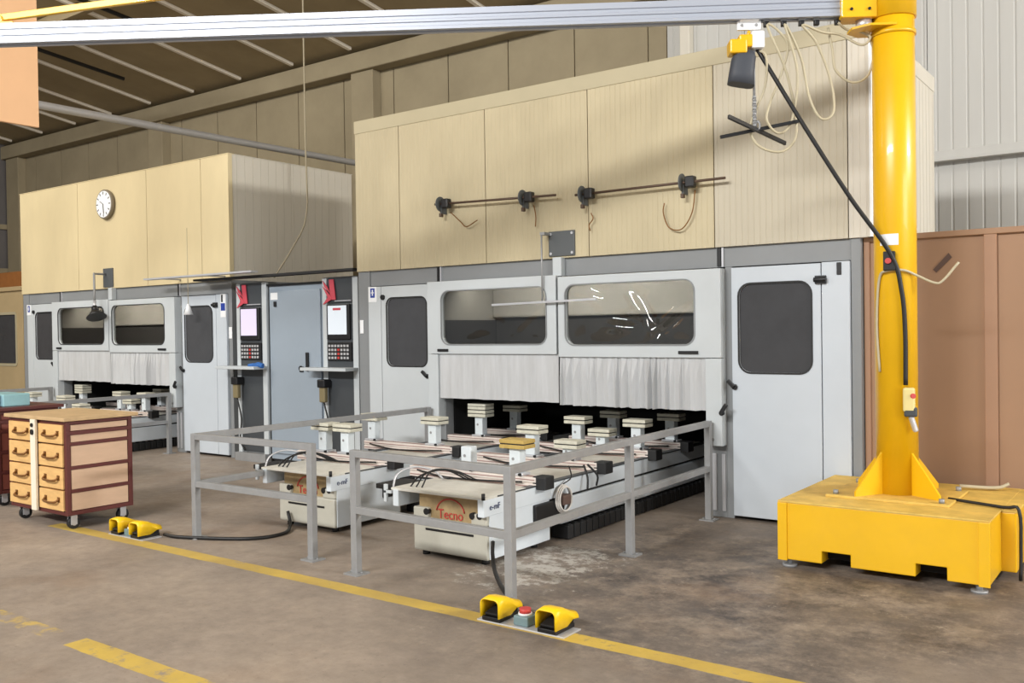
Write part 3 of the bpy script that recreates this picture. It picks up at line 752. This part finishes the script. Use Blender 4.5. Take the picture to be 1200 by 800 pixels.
# ================================================================== SMALL FIXTURES ON THE FRONTS
def wall_plate(x, z, dy):
    pass
t = thing('lamp_bracket', 'dark plate with thin rod and pale bar on the right cream housing', 'bracket', (-4.41, FY-.03, 2.12))
MB().box(-4.545, -4.275, FY-.035, FY-.02, 2.135, 2.355).build('mounting_plate', M('plate_grey', (84, 88, 90), .5), t, .004)
b = MB()
for sx in (-4.52, -4.30):
    for sz in (2.16, 2.33): b.cyl((sx, FY-.042, sz), (sx, FY-.034, sz), .012, 10)
b.each('screw', alu, t)
MB().cyl((-4.555, FY-.13, 1.735), (-4.555, FY-.13, 2.34), .008, 8).box(-4.565, -4.52, FY-.14, FY-.03, 2.32, 2.345).build('drop_rod', steel, t)
MB().beam((-5.10, FY-.14, 1.725), (-4.0, FY-.14, 1.745), .02, .018).build('cross_bar', alu, t)
t = thing('work_lamp', 'black work lamp on a bent arm over the left machine sliding panels', 'lamp', (-4.41+DX, FY+DY-.03, 2.12))
x, y = -4.53+DX, FY+DY
MB().box(x-.12, x+.12, y-.035, y-.02, 2.16, 2.42).build('mounting_plate', MATS['plate_grey'], t, .004)
MB().tube([(x-.05, y-.03, 2.34), (x-.03, y-.20, 2.34), (x-.02, y-.22, 2.34), (x-.02, y-.22, 2.30), (x-.02, y-.22, 1.95)], .014, 8, 3).build('arm', steel, t)
b = MB().cyl((x+.09, y-.26, 1.75), (x+.05, y-.25, 1.83), .13, 18, .05).cyl((x+.05, y-.25, 1.83), (x+.02, y-.245, 1.90), .05, 14, .03)
b.build('lamp_shade', black, t); MB().cyl((x-.02, y-.22, 1.97), (x+.02, y-.245, 1.88), .02, 10).build('joint', alu, t)

def bar_rack(label, x0, x1, z, dz, clamps, cables):
    t = thing('clamp_rod', label, 'rod', ((x0+x1)/2, FY-.1, z-.1), 'threaded rods on the cream housing')
    MB().cyl((x0, FY-.10, z+dz), (x1, FY-.10, z), .011, 10).build('rod', M('rod_brown', (92, 74, 62), .5, metal=.4) if 'rod_brown' not in MATS else MATS['rod_brown'], t)
    for k, cx in enumerate(clamps):
        zz = z+dz*(x1-cx)/(x1-x0)
        o = MB().box(cx-.038, cx+.038, FY-.135, FY-.065, zz-.045, zz+.045).build('clamp', black, t, .01)
        b = MB().cyl((cx-.075, FY-.10, zz), (cx-.066, FY-.10, zz), .072, 20)
        b.box(cx-.08, cx-.06, FY-.10, FY-.022, zz-.09, zz+.02)
        b.build('clamp_disc', MATS['plate_grey'], o, .002)
        MB().box(cx-.085, cx-.06, FY-.11, FY-.07, zz-.12, zz-.085).build('clamp_foot', MATS['rod_brown'], o, .004)
    for pts in cables: MB().tube(pts, .005, 6, 6).build('loose_cable', bronze, t)
    return t
F1 = FY-.06
bar_rack('shorter rod with two black clamps on the cream housing, nearer the clock', -5.80, -4.42, 2.66, .045, (-5.66, -4.70),
         [[(-5.64, F1, 2.62), (-5.52, F1, 2.52), (-5.45, F1, 2.47), (-5.32, F1, 2.52)], [(-4.68, F1, 2.6), (-4.66, F1, 2.5), (-4.665, F1, 2.41)]])
bar_rack('longer rod with two black clamps on the cream housing, nearer the crane', -4.22, -2.86, 2.64, .0, (-4.08, -3.15),
         [[(-4.09, F1, 2.48), (-4.07, F1, 2.43), (-4.11, F1, 2.38), (-4.10, F1, 2.33)], [(-3.13, F1, 2.58), (-3.16, F1, 2.4), (-3.25, F1, 2.28), (-3.36, F1, 2.30), (-3.41, F1, 2.42), (-3.40, F1, 2.5)]])

x, z, y = -11.92, 3.29, FY+DY-.03
t = thing('wall_clock', 'round white wall clock on the left cream housing', 'clock', (x, y, z-.2))
MB().cyl((x, y, z), (x, y-.05, z), .20, 40).build('rim', clockrim, t, .008)
f = MB().cyl((x, y-.045, z), (x, y-.054, z), .18, 40).build('face', signw, t)
b = MB()
for i in range(12):
    a = math.pi*i/6; b.obox((x+.15*math.sin(a), y-.056, z+.15*math.cos(a)), (.006*math.cos(a), 0, -.006*math.sin(a)), (0, .002, 0), (.018*math.sin(a), 0, .018*math.cos(a)))
b.each('hour_mark', consoled, f)
b = MB()
for a, l in ((math.radians(-62), .09), (math.radians(175), .13)): b.beam((x, y-.059, z), (x+l*math.sin(a), y-.059, z+l*math.cos(a)), .004, .012, (0, 1, 0))
b.each('hand', consoled, f)

# notices beside the left machine door
b = MB().box(-9.46, -9.36, FY+DY-.036, FY+DY-.03, 1.70, 1.98); t = b.build('safety_notice', signw)
tag(t, 'white safety notice with blue symbol beside the left machine door', 'sign'); bx('symbol', blue, t, -9.45, -9.37, FY+DY-.039, FY+DY-.036, 1.78, 1.87)
tag(MB().box(-9.345, -9.285, FY+DY-.008, FY+DY, 1.44, 1.58).build('light_switch', signw, bev=.004), 'small white switch plate on the grey post left of the consoles', 'switch')
tag(MB().box(-6.93, -6.88, FY-.01, FY, 1.48, 1.62).build('light_switch', signw, bev=.004), 'small white switch plate on the right cabin grey edge', 'switch')
b = MB().cyl((-9.87, FY-.02, 1.86), (-9.87, FY-.02, 2.8), .004, 6); t = thing('pull_cord', 'white pull weight on a cord in front of the left machine door', 'pull cord', (-9.87, FY-.02, 1.74))
b.build('cord', cablebeige, t); MB().cyl((-9.87, FY-.02, 1.74), (-9.87, FY-.02, 1.87), .055, 14, .015).build('weight', signw, t)

# ================================================================== JIB CRANE
PX, PY = -1.493, 6.17
t = thing('jib_crane', 'yellow column jib crane on a ballast base with long aluminium boom', 'crane', (PX, PY, 0))
BX0, BX1, BY0, BY1 = -2.062, -.88, 5.61, 6.76
def base_front(y0, y1):
    z0 = .05
    return [(BX0, z0), (BX0+.265, z0), (BX0+.265, z0+.075), (BX0+.435, z0+.075), (BX0+.435, z0), (BX0+.80, z0), (BX0+.80, z0+.075), (BX0+.965, z0+.075), (BX0+.965, z0), (BX1, z0), (BX1, .405), (BX0, .405)]
base = MB().prism(base_front(0, 0), 'y', BY0, BY1).build('ballast_base', yellow, t, .006)
o = MB().box(BX0-.005, BX1+.005, BY0-.005, BY1+.005, .402, .414).build('base_top', yellowtop, base, .003); part_label(o, 'dusty yellow top sheet')
for cx, sx in ((BX0, 1), (BX1, -1)):
    MB().box(min(cx, cx+sx*.05)-.004, max(cx, cx+sx*.05)+.004, BY0-.012, BY0, .045, .402).build('corner_strip', yellow, base, .002)
MB().box(BX0+.1, BX1-.1, BY0+.12, BY1-.1, .06, .13).build('pocket_inside', cavity, base)
b = MB()
for fx in (BX0+.05, BX1-.06):
    for fy in (BY0+.05, BY1-.06): b.cyl((fx, fy, 0), (fx, fy, .015), .045, 14).cyl((fx, fy, .015), (fx, fy, .055), .018, 10)
b.each('levelling_foot', steel, base, 0, 2)
# rear ballast block
o = MB().box(-.99, -.80, 6.0, 6.80, .05, .40).build('ballast_block', yellow, t, .008)
MB().box(-.995, -.795, 5.995, 6.805, .398, .412).build('block_top', yellowtop, o)
# floor plate, column, gussets
MB().box(PX-.36, PX+.36, PY-.30, PY+.30, .414, .43).build('foot_plate', yellowtop, t, .003)
b = MB()
for a in (-.31, .31):
    for c in (-.25, .25): b.cyl((PX+a, PY+c, .43), (PX+a, PY+c, .455), .018, 6)
b.each('anchor_bolt', steel, t)
col = MB().cyl((PX, PY, .43), (PX, PY, 4.35), .127, 40).build('column', yellow, t)
for ang in (58, 148, 238, 328):
    a = math.radians(ang); d = Vector((math.cos(a), math.sin(a), 0)); n = Vector((-d.y, d.x, 0))*.007
    p = Vector((PX, PY, 0)); q = [p+d*.12+Vector((0, 0, .43)), p+d*.34+Vector((0, 0, .43)), p+d*.34+Vector((0, 0, .46)), p+d*.12+Vector((0, 0, .70))]
    MB().add([v-n for v in q]+[v+n for v in q], [(0, 1, 2, 3), (7, 6, 5, 4), (0, 4, 5, 1), (1, 5, 6, 2), (2, 6, 7, 3), (3, 7, 4, 0)]).build('gusset', yellow, t)
# bearing ring and boom bracket
BD = Vector((-.838, -.546, 0)).normalized(); BN = Vector((-BD.y, BD.x, 0)); P0 = Vector((PX, PY, 0)); BZ = 3.505
MB().cyl((PX, PY, 3.31), (PX, PY, 3.335), .135, 32).cyl((PX, PY, 3.42), (PX, PY, 4.2), .138, 32).build('swivel_sleeve', yellow, t)
c = P0+BD*.10+Vector((0, 0, 3.355))
w = [P0-BN*.13+BD*.02, P0-BN*.13+BD*.18, P0-BN*.05+BD*.27, P0+BN*.05+BD*.27, P0+BN*.13+BD*.18, P0+BN*.13+BD*.02]
MB().add([(v.x, v.y, 3.35) for v in w]+[(v.x, v.y, 3.364) for v in w], [(5, 4, 3, 2, 1, 0), (6, 7, 8, 9, 10, 11)]+[(i, (i+1) % 6, 6+(i+1) % 6, 6+i) for i in range(6)]).build('flange_plate', yellow, t)
MB().obox(P0+BD*.23+Vector((0, 0, 3.52)), BD*.11, BN*.075, Vector((0, 0, .10))).build('boom_bracket', yellow, t, .006)
MB().cyl(P0+BD*.18+Vector((0, 0, 3.364)), P0+BD*.18+Vector((0, 0, 3.42)), .05, 16).build('pivot_bush', alu, t)
b = MB()
for dd in (.17, .28):
    for dz in (-.05, .05):
        q = P0+BD*dd+Vector((0, 0, 3.52+dz)); b.cyl(q-BN*.085, q+BN*.085, .009, 10)
b.each('bracket_bolt', black, t)
BL0, BL1 = .32, 6.7
q0, q1 = P0+BD*BL0, P0+BD*BL1
b = MB()
up = Vector((0, 0, 1))
prof = [(-.05, -.065), (-.02, -.065), (-.02, -.05), (.02, -.05), (.02, -.065), (.05, -.065), (.05, -.045), (.042, -.040), (.042, -.020), (.05, -.015), (.05, .0), (.042, .005), (.042, .022), (.05, .027), (.05, .065), (-.05, .065), (-.05, .027), (-.042, .022), (-.042, .005), (-.05, 0), (-.05, -.015), (-.042, -.020), (-.042, -.040), (-.05, -.045)]
n = len(prof); vs = []
for q in (q0, q1): vs += [q+BN*u+up*(BZ+v) for u, v in prof]
b.add(vs, [(i, (i+1) % n, n+(i+1) % n, n+i) for i in range(n)]+[tuple(range(n-1, -1, -1)), tuple(range(n, 2*n))])
boom = b.build('boom', boomalu, t); part_label(boom, 'long grooved aluminium boom')
# tie rod above the boom
qa = P0+BD*5.82+Vector((0, 0, BZ+.115)); qb = P0+BD*.13+Vector((0, 0, 4.17))
MB().beam(qa, qb, .03, .045).build('tie_rod', yellow, t, .004)
MB().obox(P0+BD*5.83+Vector((0, 0, BZ+.072)), BD*.12, BN*.04, Vector((0, 0, .008))).cyl(P0+BD*5.83+Vector((0, 0, BZ+.10))-BN*.03, P0+BD*5.83+Vector((0, 0, BZ+.10))+BN*.03, .04, 16).build('tie_bracket', yellow, t)
# label and switch on the column
cd = Vector((-PX, -PY, 0)).normalized(); cr = Vector((-cd.y, cd.x, 0))
def oncol(off, z, r=.13): # point on the column surface facing the camera, off metres to the right
    a = math.asin(off/.127); return P0+(cd*math.cos(a)+cr*math.sin(a))*r+Vector((0, 0, z))
def col_patch(name, o0, o1, z0, z1, r, mat):
    k = 6; vs = []
    for i in range(k+1):
        o_ = o0+(o1-o0)*i/k
        for z in (z0, z1):
            for rr_ in (.126, r): vs.append(oncol(o_, z, rr_))
    fs = []
    for i in range(k):
        a = 4*i; e = 4*(i+1); fs += [(a+1, e+1, e+3, a+3), (a, a+2, e+2, e), (a, e, e+1, a+1), (a+2, a+3, e+3, e+2)]
    fs += [(0, 1, 3, 2), (4*k, 4*k+2, 4*k+3, 4*k+1)]
    return MB().add(vs, fs).build(name, mat, t)
col_patch('load_label', -.085, .02, 1.99, 2.06, .1285, signw)
s = MB().obox(oncol(-.03, 1.89, .145), cr*.035, cd*.022, Vector((0, 0, .06))).build('isolator_switch', black, t, .006)
MB().cyl(oncol(-.03, 1.89, .165), oncol(-.03, 1.89, .18), .018, 12).build('switch_knob', keyr, s)

# hoist and its trolley
HX = 0.90
def boompt(d, z=0, side=0): return P0+BD*d+BN*side+Vector((0, 0, BZ+z))
h = boompt(HX)
t2 = thing('chain_hoist', 'yellow chain hoist with dark grey chain bag under the boom', 'hoist', boompt(HX, -.45))
o = MB().obox(boompt(HX, -.095), BD*.075, BN*.012, Vector((0, 0, .028))).obox(boompt(HX, -.062), BD*.06, BN*.035, Vector((0, 0, .008))).build('trolley_plate', signw, t2, .003)
b = MB()
for k in (-.045, .045): b.cyl(boompt(HX+k, -.095, -.02), boompt(HX+k, -.095, .02), .009, 10)
b.each('trolley_bolt', steel, o)
MB().cyl(boompt(HX, -.125), boompt(HX, -.17), .012, 10).obox(boompt(HX+.02, -.20), BD*.05, BN*.05, Vector((0, 0, .04))).obox(boompt(HX+.075, -.235), BD*.055, BN*.06, Vector((0, 0, .045))).build('hoist_body', yellow, t2, .015)
MB().obox(boompt(HX-.05, -.195), BD*.04, BN*.055, Vector((0, 0, .055))).build('motor_cover', signw, t2, .012)
b = MB(); vs = []
for (z, k, off) in ((-.26, .75, .03), (-.30, 1.0, .035), (-.40, 1.05, .05), (-.47, 1.1, .055)):
    for a in range(16):
        an = 2*math.pi*a/16; r_ = k*.075
        ca, sa = math.cos(an), math.sin(an); ca = math.copysign(abs(ca)**.6, ca); sa = math.copysign(abs(sa)**.6, sa)
        vs.append(boompt(HX+off+ca*r_, z+ (.015*ca if z < -.45 else 0), sa*r_*.8))
b.add(vs, [(r*16+i, r*16+(i+1) % 16, (r+1)*16+(i+1) % 16, (r+1)*16+i) for r in range(3) for i in range(16)]+[tuple(range(48, 64)), tuple(range(15, -1, -1))], [True]*48+[False]*2)
part_label(b.build('chain_bag', bagm, t2), 'dark grey tapering chain bag')
hk = HX-.03
b = MB().cyl(boompt(hk, -.24), boompt(hk, -.56), .009, 8)
for i in range(11): b.cyl(boompt(hk, -.54-.018*i, -.012 if i % 2 else 0), boompt(hk, -.556-.018*i, .012 if i % 2 else 0), .013, 8)
b.build('chain', steel, t2)
t3 = thing('lifting_cross', 'black cross-shaped lifting bar hanging from the hoist chain', 'lifting bar', boompt(hk, -.78))
e = Vector((math.cos(.63), math.sin(.63), 0))
cz = boompt(hk-.02, -.76)
MB().beam(cz-e*.24+Vector((0, 0, -.04)), cz+e*.26+Vector((0, 0, .055)), .018, .022).build('long_arm', black, t3, .003)
g = Vector((.25, .95, -.16)).normalized()
MB().beam(cz-g*.30, cz+g*.30, .018, .026).build('cross_arm', black, t3, .003)
MB().tube([cz+Vector((0, 0, .0)), cz+Vector((.015, 0, .03)), cz+Vector((0, 0, .06)), cz+Vector((-.012, 0, .03))], .007, 6, 4, True).build('eye', steel, t3)

# festoon carriers and cable
carr = [HX-.11, HX-.22, HX-.33, HX-.425, HX-.555]
proto = None
for k, d in enumerate(carr):
    lab = 'small black cable carrier under the boom, %s one from the hoist' % ['first', 'second', 'third', 'fourth', 'fifth'][k]
    tt = thing('cable_carrier', lab, 'cable carrier', boompt(d, -.105), 'cable carriers under the boom')
    MB().obox(boompt(d, -.066), BD*.02, BN*.012, Vector((0, 0, .012))).build('carrier_hanger', steel, tt)
    MB().obox(boompt(d, -.09), BD*.016, BN*.018, Vector((0, 0, .016))).build('carrier_body', black, tt, .004)
def bp(d, z): return boompt(d, z)
pts = [bp(HX-.05, -.25), bp(HX-.10, -.30), bp(HX-.10, -.48), bp(HX-.01, -.72), bp(HX-.05, -.86), bp(HX-.20, -.90), bp(HX-.30, -.76), bp(HX-.24, -.4), bp(carr[0], -.10),
       bp(HX-.24, -.22), bp(HX-.20, -.42), bp(HX-.14, -.56), bp(HX-.10, -.70), bp(HX-.18, -.78), bp(HX-.27, -.70), bp(HX-.30, -.4), bp(carr[1], -.10),
       bp(HX-.33, -.30), bp(HX-.38, -.55), bp(HX-.44, -.70), bp(HX-.52, -.66), bp(HX-.52, -.46), bp(HX-.43, -.22), bp(carr[2], -.11), bp(HX-.46, -.15), bp(HX-.58, -.16), bp(HX-.70, -.24), bp(HX-.75, -.20), bp(HX-.70, -.15), bp(HX-.62, -.13), bp(carr[4], -.10)]
for i, p in enumerate(pts): pts[i] = Vector(p)+BN*(.03*math.sin(i*1.7))
tag(MB().tube(pts, .008, 8, 6).build('festoon_cable', cablebeige), 'beige cable hanging in loops below the boom beside the hoist', 'cable')
pts = [bp(carr[4], -.11), bp(HX-.58, -.25), bp(HX-.60, -.38), bp(HX-.70, -.46), bp(HX-.80, -.42), bp(HX-.84, -.28), bp(HX-.81, -.17)]
pts = [Vector(p)-BN*.045+BD*.045 for p in pts]
tag(MB().tube(pts, .008, 8, 6).build('supply_cable', cablebeige), 'beige cable loop hanging between boom end and crane column', 'cable')

# black control hose from hoist to column, then down to the pendant
st = boompt(HX-.05, -.24); m1 = oncol(-.02, 1.93, .16); m2 = oncol(.03, 1.70, .15); m3 = oncol(.045, 1.45, .15); m4 = oncol(.045, 1.12, .15)
pts = [st, st.lerp(m1, .35)+Vector((0, 0, -.03)), st.lerp(m1, .7)+Vector((0, 0, -.035)), m1, m2, m3, m4]
b = MB().tube(pts, .014, 8, 8)
tag(b.build('control_hose', cableblk), 'black control hose sagging from the hoist down the yellow column', 'hose')
t4 = thing('pendant_control', 'pale crane pendant control hanging at the lower end of the black hose', 'pendant control', oncol(.055, .84, .17))
MB().obox(oncol(.055, 1.03, .165), cr*.035, cd*.022, Vector((0, 0, .075))).build('body', M('pendant_cream', (220, 204, 140), .5), t4, .012)
MB().cyl(oncol(.062, 1.055, .18), oncol(.062, 1.055, .20), .016, 12).build('stop_button', keyr, t4)
MB().obox(oncol(.062, .955, .165), cr*.038, cd*.026, Vector((0, 0, .03))).build('lower_collar', consoled, t4, .01)
MB().beam(oncol(.062, .93, .165), oncol(.085, .83, .165), .03, .03).build('grip', alu, t4, .01)
# loose grey-white cable on the column
pts = [oncol(-.09, 1.2, .135), oncol(-.10, 1.5, .14), oncol(-.085, 1.78, .14), oncol(-.04, 1.83, .15), oncol(.04, 1.83, .15), oncol(.10, 1.80, .15),
       oncol(.10, 1.75, .15)+cr*.10, oncol(.10, 1.76, .15)+cr*.15, oncol(.10, 1.87, .15)+cr*.24]
tag(MB().tube(pts, .008, 8, 6).build('loose_cable', cablebeige), 'pale loose cable wrapped on the column, its end sticking out right', 'cable')
# strap over the right end of the base
b = MB().tube([(-1.18, 6.1, .43), (-.87, 6.0, .425), (-.785, 5.98, .42), (-.775, 5.97, .2), (-.775, 5.95, .02)], .010, 6, 4)
tag(b.build('strap', cableblk), 'black strap hanging over the right end of the yellow base', 'strap')
tag(MB().tube([(-1.2, 6.55, .44), (-1.0, 6.62, .435), (-.93, 6.66, .46)], .012, 6, 4).build('cable_end', cablebeige), 'short pale cable lying on the back of the yellow base', 'cable')

# ================================================================== BROWN PARTITION
t = thing('board_partition', 'tall brown board partition behind the yellow crane', 'partition', (0, 6.95, 0))
bx('board', brown, t, -1.875, -1.10, 6.90, 6.94, 0, 2.10, .003)
bx('board', brown, t, -1.02, 1.5, 6.90, 6.94, 0, 2.10, .003)
bx('batten', brownb, t, -1.10, -1.02, 6.875, 6.95, 0, 2.09, .004)
bx('batten', brownb, t, -1.88, -1.84, 6.875, 6.95, 0, 2.09, .004)
bx('top_rail', brown, t, -1.88, 1.5, 6.87, 6.96, 2.09, 2.13, .004)
o = MB().prism([(-1.42, 1.87), (-1.40, 1.85), (-1.30, 1.95), (-1.32, 1.98)], 'y', 6.893, 6.90).build('torn_sticker', dusty, t)

# ================================================================== WOODEN DRAWER CARTS
def make_cart(x0, x1, y0, y1, label):
    t = thing('drawer_cart', label, 'cart', ((x0+x1)/2, (y0+y1)/2, 0))
    z0, z1 = .115, .845
    b = MB()
    for px in (x0, x1-.035):
        for py in (y0, y1-.035): b.box(px, px+.035, py, py+.035, z0, z1)
    b.box(x0+.002, x1-.002, y0+.002, y1-.002, z0-.001, z0+.03).box(x0+.002, x1-.002, y0+.002, y1-.002, z1-.03, z1-.001)
    b.box(x0+.03, x1-.02, y0+.03, y1-.02, z0+.01, z1-.01)
    for z in (.30, .48, .665): b.box(x1-.02, x1-.001, y0+.03, y1-.03, z-.014, z+.014)
    b.box(x1-.02, x1+.004, y0+.003, y1-.003, .735, .765)
    b.build('carcass', maroon, t, .003)
    top = MB().box(x0-.03, x1+.03, y0-.03, y1+.04, z1, z1+.028).build('top_board', woodtop, t, .004)
    for za, zb in ((.15, .285), (.315, .465), (.495, .65), (.68, .735), (.768, .812)):
        MB().box(x1-.018, x1-.006, y0+.04, y1-.04, za, zb).build('side_panel', woodside, t, .002)
    mid = (x0+x1)/2; cols = ((x0+.012, mid-.045), (mid+.045, x1-.04))
    rows = ((.15, .305), (.318, .475), (.488, .655), (.668, .815))
    for a, c in cols:
        for za, zb in rows:
            d = MB().box(a, c, y0-.012, y0+.03, za, zb).build('drawer', wood, t, .003)
            cx, cz = (a+c)/2+.02, (za+zb)/2
            b = MB().tube([(cx-.10, y0-.012, cz+.015), (cx-.085, y0-.04, cz-.008), (cx, y0-.046, cz-.014), (cx+.085, y0-.04, cz-.008), (cx+.10, y0-.012, cz+.015)], .009, 8, 5)
            b.box(cx-.115, cx-.08, y0-.016, y0-.011, cz-.012, cz+.028).box(cx+.08, cx+.115, y0-.016, y0-.011, cz-.012, cz+.028)
            b.build('handle', bronze, d)
    l = MB().box(mid-.038, mid+.038, y0-.035, y0-.013, z0+.01, z1).build('lock_bar', M('bar_cream', (232, 224, 204), .5) if 'bar_cream' not in MATS else MATS['bar_cream'], t, .003)
    b = MB().cyl((mid, y0-.045, .80), (mid, y0-.034, .80), .016, 12).cyl((mid, y0-.045, .745), (mid, y0-.034, .745), .022, 12); b.each('lock', black, l)
    for px in (x0+.07, x1-.07):
        for py in (y0+.07, y1-.07):
            b = MB().box(px-.04, px+.04, py-.035, py+.035, z0-.006, z0).box(px-.028, px-.022, py-.02, py+.03, .035, z0-.006).box(px+.022, px+.028, py-.02, py+.03, .035, z0-.006)
            w = b.build('caster', alu, t)
            MB().cyl((px-.017, py+.012, .047), (px+.017, py+.012, .047), .047, 20).build('caster_wheel', rubber, w)
            MB().cyl((px-.02, py+.012, .047), (px+.02, py+.012, .047), .022, 14).build('wheel_hub', alu, w)
    return t
cart = make_cart(-7.84, -6.95, 3.69, 4.24, 'wooden drawer cart with light fronts and maroon frame on casters, near the aisle')
cart2 = shift(cart, (-1.50, .18, 0), 'second maroon cart cut off at the left edge of the photo')
darkred = M('dark_red_front', (128, 66, 54), .55, var=.15, scale=6)
for c_ in cart2.children:
    if c_.name.split('.')[0] in ('drawer', 'side_panel', 'lock_bar', 'top_board'):
        c_.data = c_.data.copy(); c_.data.materials.clear(); c_.data.materials.append(maroon if 'top' in c_.name else darkred)
t = thing('parts_bin', 'teal bin with a blue cup on the cart at the left edge', 'bin', (-8.70, 4.1, .873))
MB().box(-9.0, -8.56, 3.98, 4.22, .873, .985).build('bin', teal, t, .01)
MB().cyl((-8.63, 3.93, .873), (-8.63, 3.93, .99), .035, 16, .04).build('cup', blue, t)

# ================================================================== FOOT PEDALS
def pedal_unit(x, y, sep, label, ang=0):
    t = thing('foot_switch', label, 'foot switch', (x, y, 0), 'double foot pedals on the yellow line')
    MB().box(x-.03, x+sep+.16, y+.01, y+.17, 0, .008).build('base_plate', alu, t, .002)
    for k in (0, 1):
        x0 = x+k*sep; w = .12
        vs = []; secs = ((0, .125, 0), (.05, .132, .0), (.10, .122, -.004), (.15, .095, -.006), (.185, .088, -.018))
        kk = 5
        for (dy, hgt, ex) in secs:
            pts = [(x0+ex, .03 if dy < .12 else .055)]+[(x0+ex+.03-.03*math.cos(a), hgt-.03+.03*math.sin(a)) for a in [math.pi/2*i/kk for i in range(kk+1)]]
            pts += [(x0+w-ex-.03+.03*math.cos(a), hgt-.03+.03*math.sin(a)) for a in [math.pi/2*(kk-i)/kk for i in range(kk+1)]]+[(x0+w-ex, .03 if dy < .12 else .055)]
            vs += [(px, y+dy, pz) for px, pz in pts]
        n = len(vs)//len(secs)
        fs = [(r*n+i, r*n+i+1, (r+1)*n+i+1, (r+1)*n+i) for r in range(len(secs)-1) for i in range(n-1)]
        g = MB().add(vs, fs, True).build('pedal_guard', pedy, t); so = g.modifiers.new('thickness', 'SOLIDIFY'); so.thickness = .006; so.offset = -1
        MB().box(x0+.004, x0+w-.004, y+.01, y+.18, .008, .03).box(x0+.01, x0+w-.01, y+.13, y+.18, .03, .07).build('pedal_base', black, t, .003)
        MB().obox((x0+w/2, y+.07, .055), (w/2-.02, 0, 0), (0, .055, .012), (0, -.002, .006)).build('pedal', rubber, t, .003)
    bxx = x+sep/2+.06
    o = MB().box(bxx-.045, bxx+.045, y+.03, y+.12, .008, .058).build('button_box', boxteal, t, .008)
    b = MB().cyl((bxx, y+.075, .058), (bxx, y+.075, .068), .036, 18); b.build('button_collar', signw, o)
    MB().cyl((bxx, y+.075, .068), (bxx, y+.075, .09), .03, 18).build('stop_button', keyr, o)
    return t
pedal_unit(-2.945, 3.715, .345, 'yellow double foot pedal with red button in front of the railing corner post')
pedal_unit(-6.56, 3.80, .26, 'yellow double foot pedal beside the wooden drawer cart caster')
tag(MB().tube([(-3.55, 4.62, .16), (-3.50, 4.55, .10), (-3.38, 4.42, .03), (-3.1, 4.15, .014), (-2.82, 3.96, .014), (-2.7, 3.89, .02)], .013, 8, 6).build('pedal_cable', cableblk), 'black cable from the near bed block to the front foot pedal', 'cable')
tag(MB().tube([(-6.13, 3.98, .02), (-5.95, 4.02, .014), (-5.5, 4.25, .014), (-5.42, 4.5, .014), (-5.55, 4.68, .03), (-5.62, 4.72, .12)], .013, 8, 6).build('pedal_cable', cableblk), 'black cable from the left foot pedal to the left bed block', 'cable')

# ================================================================== OVERHEAD AND FAR LEFT
t = thing('hanging_panel', 'tan board hanging from the roof at the upper left edge', 'panel', (-9.02, 3.6, 3.53))
MB().box(-9.04, -9.0, 2.6, 4.58, 3.53, 6.2).build('board', tan, t, .004)
b = MB()
for yy in (3.3, 4.3): b.cyl((-9.02, yy, 6.2), (-9.02, yy, ceil_z(yy)), .015, 8)
b.each('hanger_rod', steel, t)
tag(MB().tube([(-11.3, 3.0, 4.33), (-11.2, 6.9, 4.30), (-11.05, 10.9, 4.28), (-11.05, 11.5, 4.28)], .05, 10, 6).build('conduit_pipe', pipeg), 'long grey pipe running under the roof above the left housing', 'pipe')
for k, (xa, xb, ya, yb, dz) in enumerate(((-13.6, -13.1, 4.0, 8.6, .45), (-16.2, -15.6, 4.5, 9.5, .45))):
    tag(MB().cyl((xa, ya, ceil_z(ya)-dz), (xb, yb, ceil_z(yb)-dz), .035, 8).build('roof_rod', black), ['dark tie rod under the roof, right one of two', 'dark tie rod under the roof, left one beside the tan board'][k], 'tie rod')
tag(MB().tube([(-8.95, 7.9, ceil_z(7.9)-.03), (-8.95, 7.9, 4), (-8.95, 7.9, 3.0), (-9.0, 7.7, 2.55), (-9.05, 7.45, 2.18)], .010, 6, 4).build('rope', M('cord_tan', (150, 140, 116), .7)), 'thin cord dropping from the roof down past the left housing side', 'cord')
t = thing('beige_booth', 'beige booth with dark window at the far left behind the carts', 'booth', (-18.6, 9.2, 0))
panel_hole(MB(), -19.8, -17.45, 0, 2.36, (-19.4, -17.72, 1.0, 1.92), .03, 8.5, 8.56).build('front_wall', boothm, t, .004)
bx('side_wall', boothm, t, -17.5, -17.45, 8.56, 10.2, 0, 2.36); bx('roof', boothm, t, -19.85, -17.4, 8.45, 10.2, 2.36, 2.44, .01)
o = ring(MB(), (-19.4, -17.72, 1.0, 1.92), .03, .05, 8.485, 8.505).build('window_frame', creamtrim, t)
MB().box(-19.4, -17.72, 8.52, 8.53, 1.0, 1.92).build('window_pane', paned, t)
MB().box(-19.8, -17.5, 8.7, 8.74, 2.44, 2.75).build('timber_fascia', orangew, t, .004)
